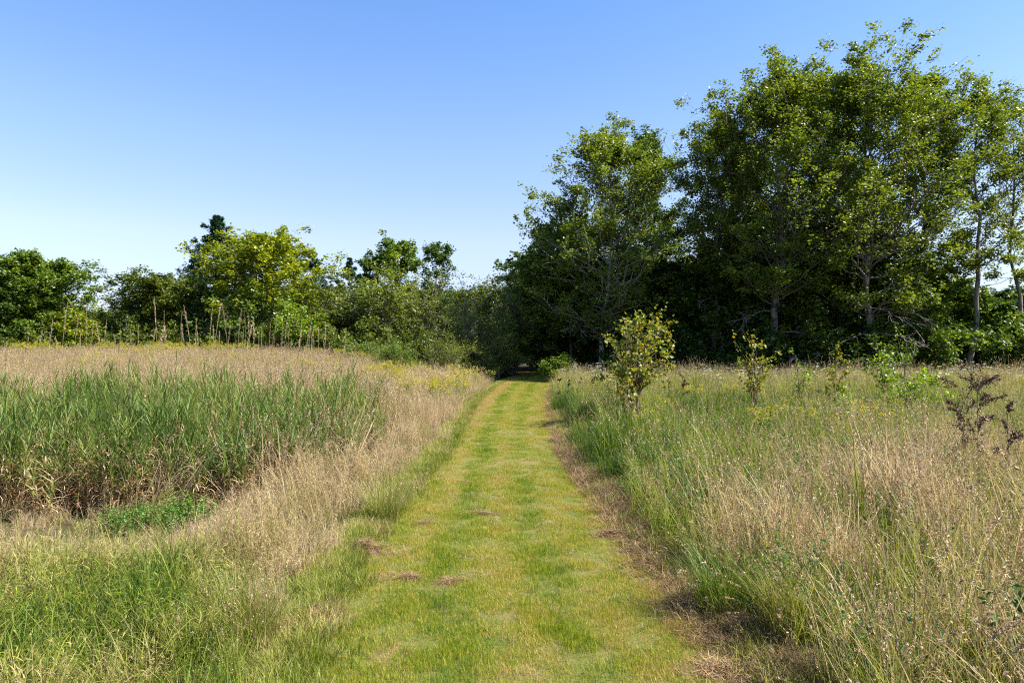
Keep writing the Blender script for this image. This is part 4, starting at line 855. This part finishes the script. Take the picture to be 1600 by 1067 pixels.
# ------------------------------------------------------------------ hay clumps on the track
def hay_clump(seed, a, b, h, n=1100):
    rg = np.random.default_rng(seed); g = Geo(); ang = rg.uniform(0, 2*PI, n); r = np.abs(rg.normal(size=n))*.62*(.35+1.3*vnoise(np.cos(ang)*2, np.sin(ang)*2, .8, seed)); z = .75*h*np.exp(-r**2*1.6)*rg.random(n)**.5*(.7+.6*vnoise(r*np.cos(ang), r*np.sin(ang), .4, seed))
    a *= 1.25; b *= 1.5; root = np.stack([a*r*np.cos(ang), b*r*np.sin(ang), z], 1)
    v, t, q, ra, qa, _ = blades(rg, n, root, rg.uniform(.05, .18, n), .0048, rg.uniform(1.35, 1.8, n), rg.uniform(-.5, .7, n), rg.uniform(0, 2*PI, n), 4, power=.4)
    v[:, 2] = np.maximum(v[:, 2], .004); g.add(v, t, q, ra, qa)
    # matted core
    k = 14; A, Bq = np.meshgrid(np.linspace(0, 2*PI, k, endpoint=False), np.linspace(0, 1, 6)); nn = .8+.4*vnoise(np.cos(A)*Bq*3, np.sin(A)*Bq*3, .7, seed+3)
    vv = np.stack([a*.6*Bq*np.cos(A)*nn, b*.6*Bq*np.sin(A)*nn, h*.5*(1-Bq**2)*nn], -1).reshape(-1, 3); ii = np.arange(6*k).reshape(6, k); jj = np.roll(ii, -1, 1)
    vv[:, 2] -= .02; g.add(vv, quads=np.stack([ii[:-1], jj[:-1], jj[1:], ii[1:]], -1).reshape(-1, 4), qa=.05)
    return g.mesh('hay_clump', [MAT_HAY_T])
for i, (xp, yp, a, b, h, lab) in enumerate([
    (574, 862, .34, .24, .20, 'large brown hay clump on the left edge of the track'),
    (500, 968, .24, .17, .12, 'loose reddish hay clump on the left edge nearest the viewer'),
    (752, 803, .33, .07, .05, 'thin flat strip of cut hay across the middle of the track'),
    (665, 818, .20, .06, .03, 'faint wisp of hay left of the thin flat strip'),
    (642, 902, .13, .06, .05, 'small dark hay tuft left of the track centre'),
    (705, 908, .16, .06, .035, 'small pale hay wisp right of the small dark tuft'),
    (990, 800, .28, .14, .10, 'hay windrow lump on the right edge beyond the middle distance clump'),
    (955, 836, .34, .12, .10, 'long hay lump on the right edge opposite the large left clump'),
    (1035, 860, .26, .15, .13, 'dark shaded hay lump under the overhanging right grass'),
    (1155, 985, .16, .14, .20, 'upright brown hay lump at the foot of the near right grass'),
    (1075, 950, .24, .15, .10, 'hay lump lying in the shade left of the upright lump'),
    (905, 738, .24, .14, .12, 'hay lump on the right edge farther up the track'),
    (885, 700, .22, .14, .14, 'dark hay lump farthest up the right edge of the track'),
    (1120, 1045, .30, .16, .09, 'hay lump at the very bottom of the picture on the right edge')]):
    Z = CAM_H*F/(yp-543); x = px(xp, Z); o = link('hay_clump', hay_clump(400+i, a, b, h, int(350+1700*a)), None, (x, Z, float(gh(x, Z))+.008)); o.rotation_euler = (0, 0, .25*math.sin(i*3))
    tag(o, lab, 'hay', 'hay clumps left by the mower')

# ------------------------------------------------------------------ tall reed stalks standing above the tan field
MAT_STALK = veg_mat('pale_reed_stalk', [(0.0, (0.20, 0.14, 0.07)), (1.0, (0.52, 0.42, 0.26))], spread=1.0, trans=.3, inst=False)
def stalk_mesh(seed):
    rg = np.random.default_rng(seed); g = Geo(); v, t, q, ra, qa, C = blades(rg, 1, np.zeros((1, 3)), 2.6, .012, rg.uniform(0, .05), rg.uniform(.02, .28), 0, 7, power=.2)
    v, q = tubes(C, np.full((1, 8), .0050), 4); g.add(v, quads=q)
    h = Geo(); m = 60; u = rg.random(m)**.7*1.4; P = C[0, -1]*(1-u[:, None])+C[0, -2]*u[:, None]; P = P+u[:, None]*np.array([.0, .0, 0])+rg.normal(size=(m, 3))*np.array([.016, .016, .02])*np.sin(u*PI*.8+.3)[:, None]
    v, t, r = leafquads(rg, P, rg.uniform(.04, .09, m), np.repeat(np.array([[0, 0, 1.]]), m, 0), asp=.25, upb=0); h.add(v, tris=t, ta=r)
    l = Geo(); v, t, q, ra, qa, _ = blades(rg, 4, C[0, 2:6], .35, .016, .3, .9, rg.uniform(0, 6, 4), 4); l.add(v, t, q, ra, qa)
    return [('stem', g.mesh('stem', [MAT_STALK], True)), ('plume', h.mesh('plume', [MAT_STALK])), ('leaf', l.mesh('leaf', [MAT_STALK]))]
sm = [stalk_mesh(900+i) for i in range(6)]; protos = []
specs = [(8, 540), (30, 532), (50, 520), (68, 500), (92, 470), (110, 492), (135, 478), (140, 500), (157, 505), (166, 498), (178, 520), (190, 522), (205, 520), (228, 500), (232, 520), (257, 478), (262, 500), (277, 478), (283, 508), (296, 510), (305, 500), (315, 512), (322, 486), (330, 462), (342, 520), (362, 478), (366, 480), (385, 495), (392, 478), (400, 520), (408, 505), (418, 512), (424, 490), (440, 500), (456, 520), (470, 512), (490, 508), (513, 515), (530, 530), (545, 545), (100, 520), (120, 515), (215, 505), (245, 515), (350, 505), (375, 515), (250, 455), (306, 475), (334, 500), (415, 500), (432, 517), (447, 507), (478, 500), (484, 522), (498, 516), (505, 498), (519, 528), (537, 520), (552, 535), (372, 500), (397, 508), (462, 504)]
rgs = np.random.default_rng(3)
BACK = [(-50, 90, 'the dense narrow tree'), (90, 150, 'the airy far left tree'), (150, 200, 'the dip in the left trees'), (200, 300, 'the rounded dark tree'), (300, 345, 'the shaded bush and large spruce'), (345, 465, 'the yellow green maple'), (465, 700, 'the bushes right of the maple')]
def stalk_label(xp):
    for a, b, nm in BACK:
        if a <= xp < b:
            inn = sorted(q[0]+q[1]*1e-4 for q in specs if a <= q[0] < b); me_ = [q for q in specs if q[0] == xp][0]; j = inn.index(me_[0]+me_[1]*1e-4)
            return ORD[j]+' dry reed stalk from the left before '+nm
for i, (xp, yt) in enumerate(specs):
    Z = rgs.uniform(15, 30); yt += rgs.uniform(-9, 12); x = px(xp, Z); g0 = float(gh(x, Z)); hh = pz(yt, Z)-g0; k = i % 6; lab = stalk_label(xp)
    if i < 6:
        o = place('reed_stalk', sm[k], x, Z, lab, 'reed', 'tall reed stalks above the tan field', rz=rgs.uniform(-.8, .8), sink=0); o.scale = (.9, .9, hh/2.58); protos.append(o)
    else: copy_thing(protos[k], (x, Z, g0), rgs.uniform(-1, 1)+(PI if rgs.random() < .5 else 0), (rgs.uniform(.35, 1.2), rgs.uniform(.4, .9), hh/2.58), lab)

# big furry seed heads close to the camera, bottom right
for i, (xp, yp, Z, lab) in enumerate([(1548, 995, 3.0, 'upper of two furry arching grass heads in the bottom right corner'), (1580, 1018, 2.9, 'lower of two furry arching grass heads in the bottom right corner')]):
    rg = np.random.default_rng(950+i); x = px(xp, Z); z = pz(yp, Z); K = 12; s = np.linspace(0, 1, K)
    bx = x+.42; b = s[:, None]
    C = ((1-b)**2*np.array([[bx, Z+.15, .1]])+2*b*(1-b)*np.array([[bx-.02, Z+.05, z+.35]])+b*b*np.array([[x, Z, z]]))[None]
    o = empty('arching_grass', (bx, Z+.15, .1)); off = np.array([bx, Z+.15, .1]); C = C-off
    v, q = tubes(C, np.full((1, K), .0018), 5); link('stem', Geo().add(v, quads=q).mesh('stem', [MAT_DRYHEAD], True), o)
    m = 420; u = rg.uniform(.80, 1, m); f = u*(K-1); i0 = np.minimum(f.astype(int), K-2); fr = (f-i0)[:, None]; P = C[0, i0]*(1-fr)+C[0, i0+1]*fr
    w = .012*np.sin(np.clip((u-.8)/.2, .05, .97)*PI)**.6; P = P+unit(rg.normal(size=(m, 3)))*w[:, None]
    v, t, r = leafquads(rg, P, rg.uniform(.008, .016, m), unit(C[0, -1:]-C[0, -2:-1]).repeat(m, 0), asp=.35, upb=0)
    link('seed_head', Geo().add(v, tris=t, ta=r).mesh('seed_head', [MAT_DRYHEAD]), o); tag(o, lab, 'grass stem', 'furry grass heads in the near corner')

# ------------------------------------------------------------------ single large tufts beside the track
GB0 = veg_mat('tuft_blades', GRASS_STOPS, spread=0.5, noise_a=0.2, rough=0.45, spec=0.3, inst=False, base=.22)
GB1 = veg_mat('pale_tuft_blades', GRASS_STOPS, spread=0.6, noise_a=0.2, rough=0.45, spec=0.3, inst=False, base=.48)
def big_tuft(seed, n, H, rad, mat, lean_az, lean, heads=.2, W=.007, bend=(.3, 1.5)):
    rg = np.random.default_rng(seed); root = disc(rg, n, rad); az = np.arctan2(root[:, 1], root[:, 0])+rg.normal(size=n)*.7
    mk = rg.random(n) < lean; az[mk] = lean_az+rg.normal(size=mk.sum())*.5
    v, t, q, ra, qa, C = blades(rg, n, root, rg.uniform(.5, 1.05, n)*H, rg.uniform(.7, 1.3, n)*W, np.abs(rg.normal(size=n))*.22, rg.uniform(*bend, n), az, 5, wob=.2)
    b = Geo().add(v, t, q, ra, qa); h = Geo(); k = rg.random(n) < heads; seed_head(h, rg, C[k], n, .13, 0, dens=16, wid=.12)
    return [('blades', b.mesh('blades', [mat])), ('seed_heads', h.mesh('seed_heads', [MAT_DRYHEAD]))]
for i, (xp, yp, n, H, rad, mat, la, le, hd, lab) in enumerate([
    (1130, 960, 420, .95, .24, GB0, 2.6, .25, .12, 'dark green tuft with bare straw stems overhanging the right edge of the track'),
    (1235, 1005, 520, .85, .22, GB1, 3.3, .55, .05, 'pale green tuft arching over to the left in the near right meadow'),
    (600, 815, 420, .95, .22, GB1, 1.6, .15, .10, 'upright fan of fine green and straw grass at the left edge of the track'),
    (1010, 790, 300, .60, .22, GB0, 3.1, .35, .02, 'blue green soft tuft on the right edge beside the dark hay lump'),
    (380, 1010, 600, .80, .30, GB1, 4.2, .5, .03, 'large lush tuft flopping toward the viewer in the near left grass')]):
    Z = CAM_H*F/(yp-543); x = px(xp, Z); place('grass_tuft', big_tuft(700+i, n, H, rad, mat, la, le, hd), x, Z, lab, 'grass tuft', 'large grass tufts beside the track', sink=0)
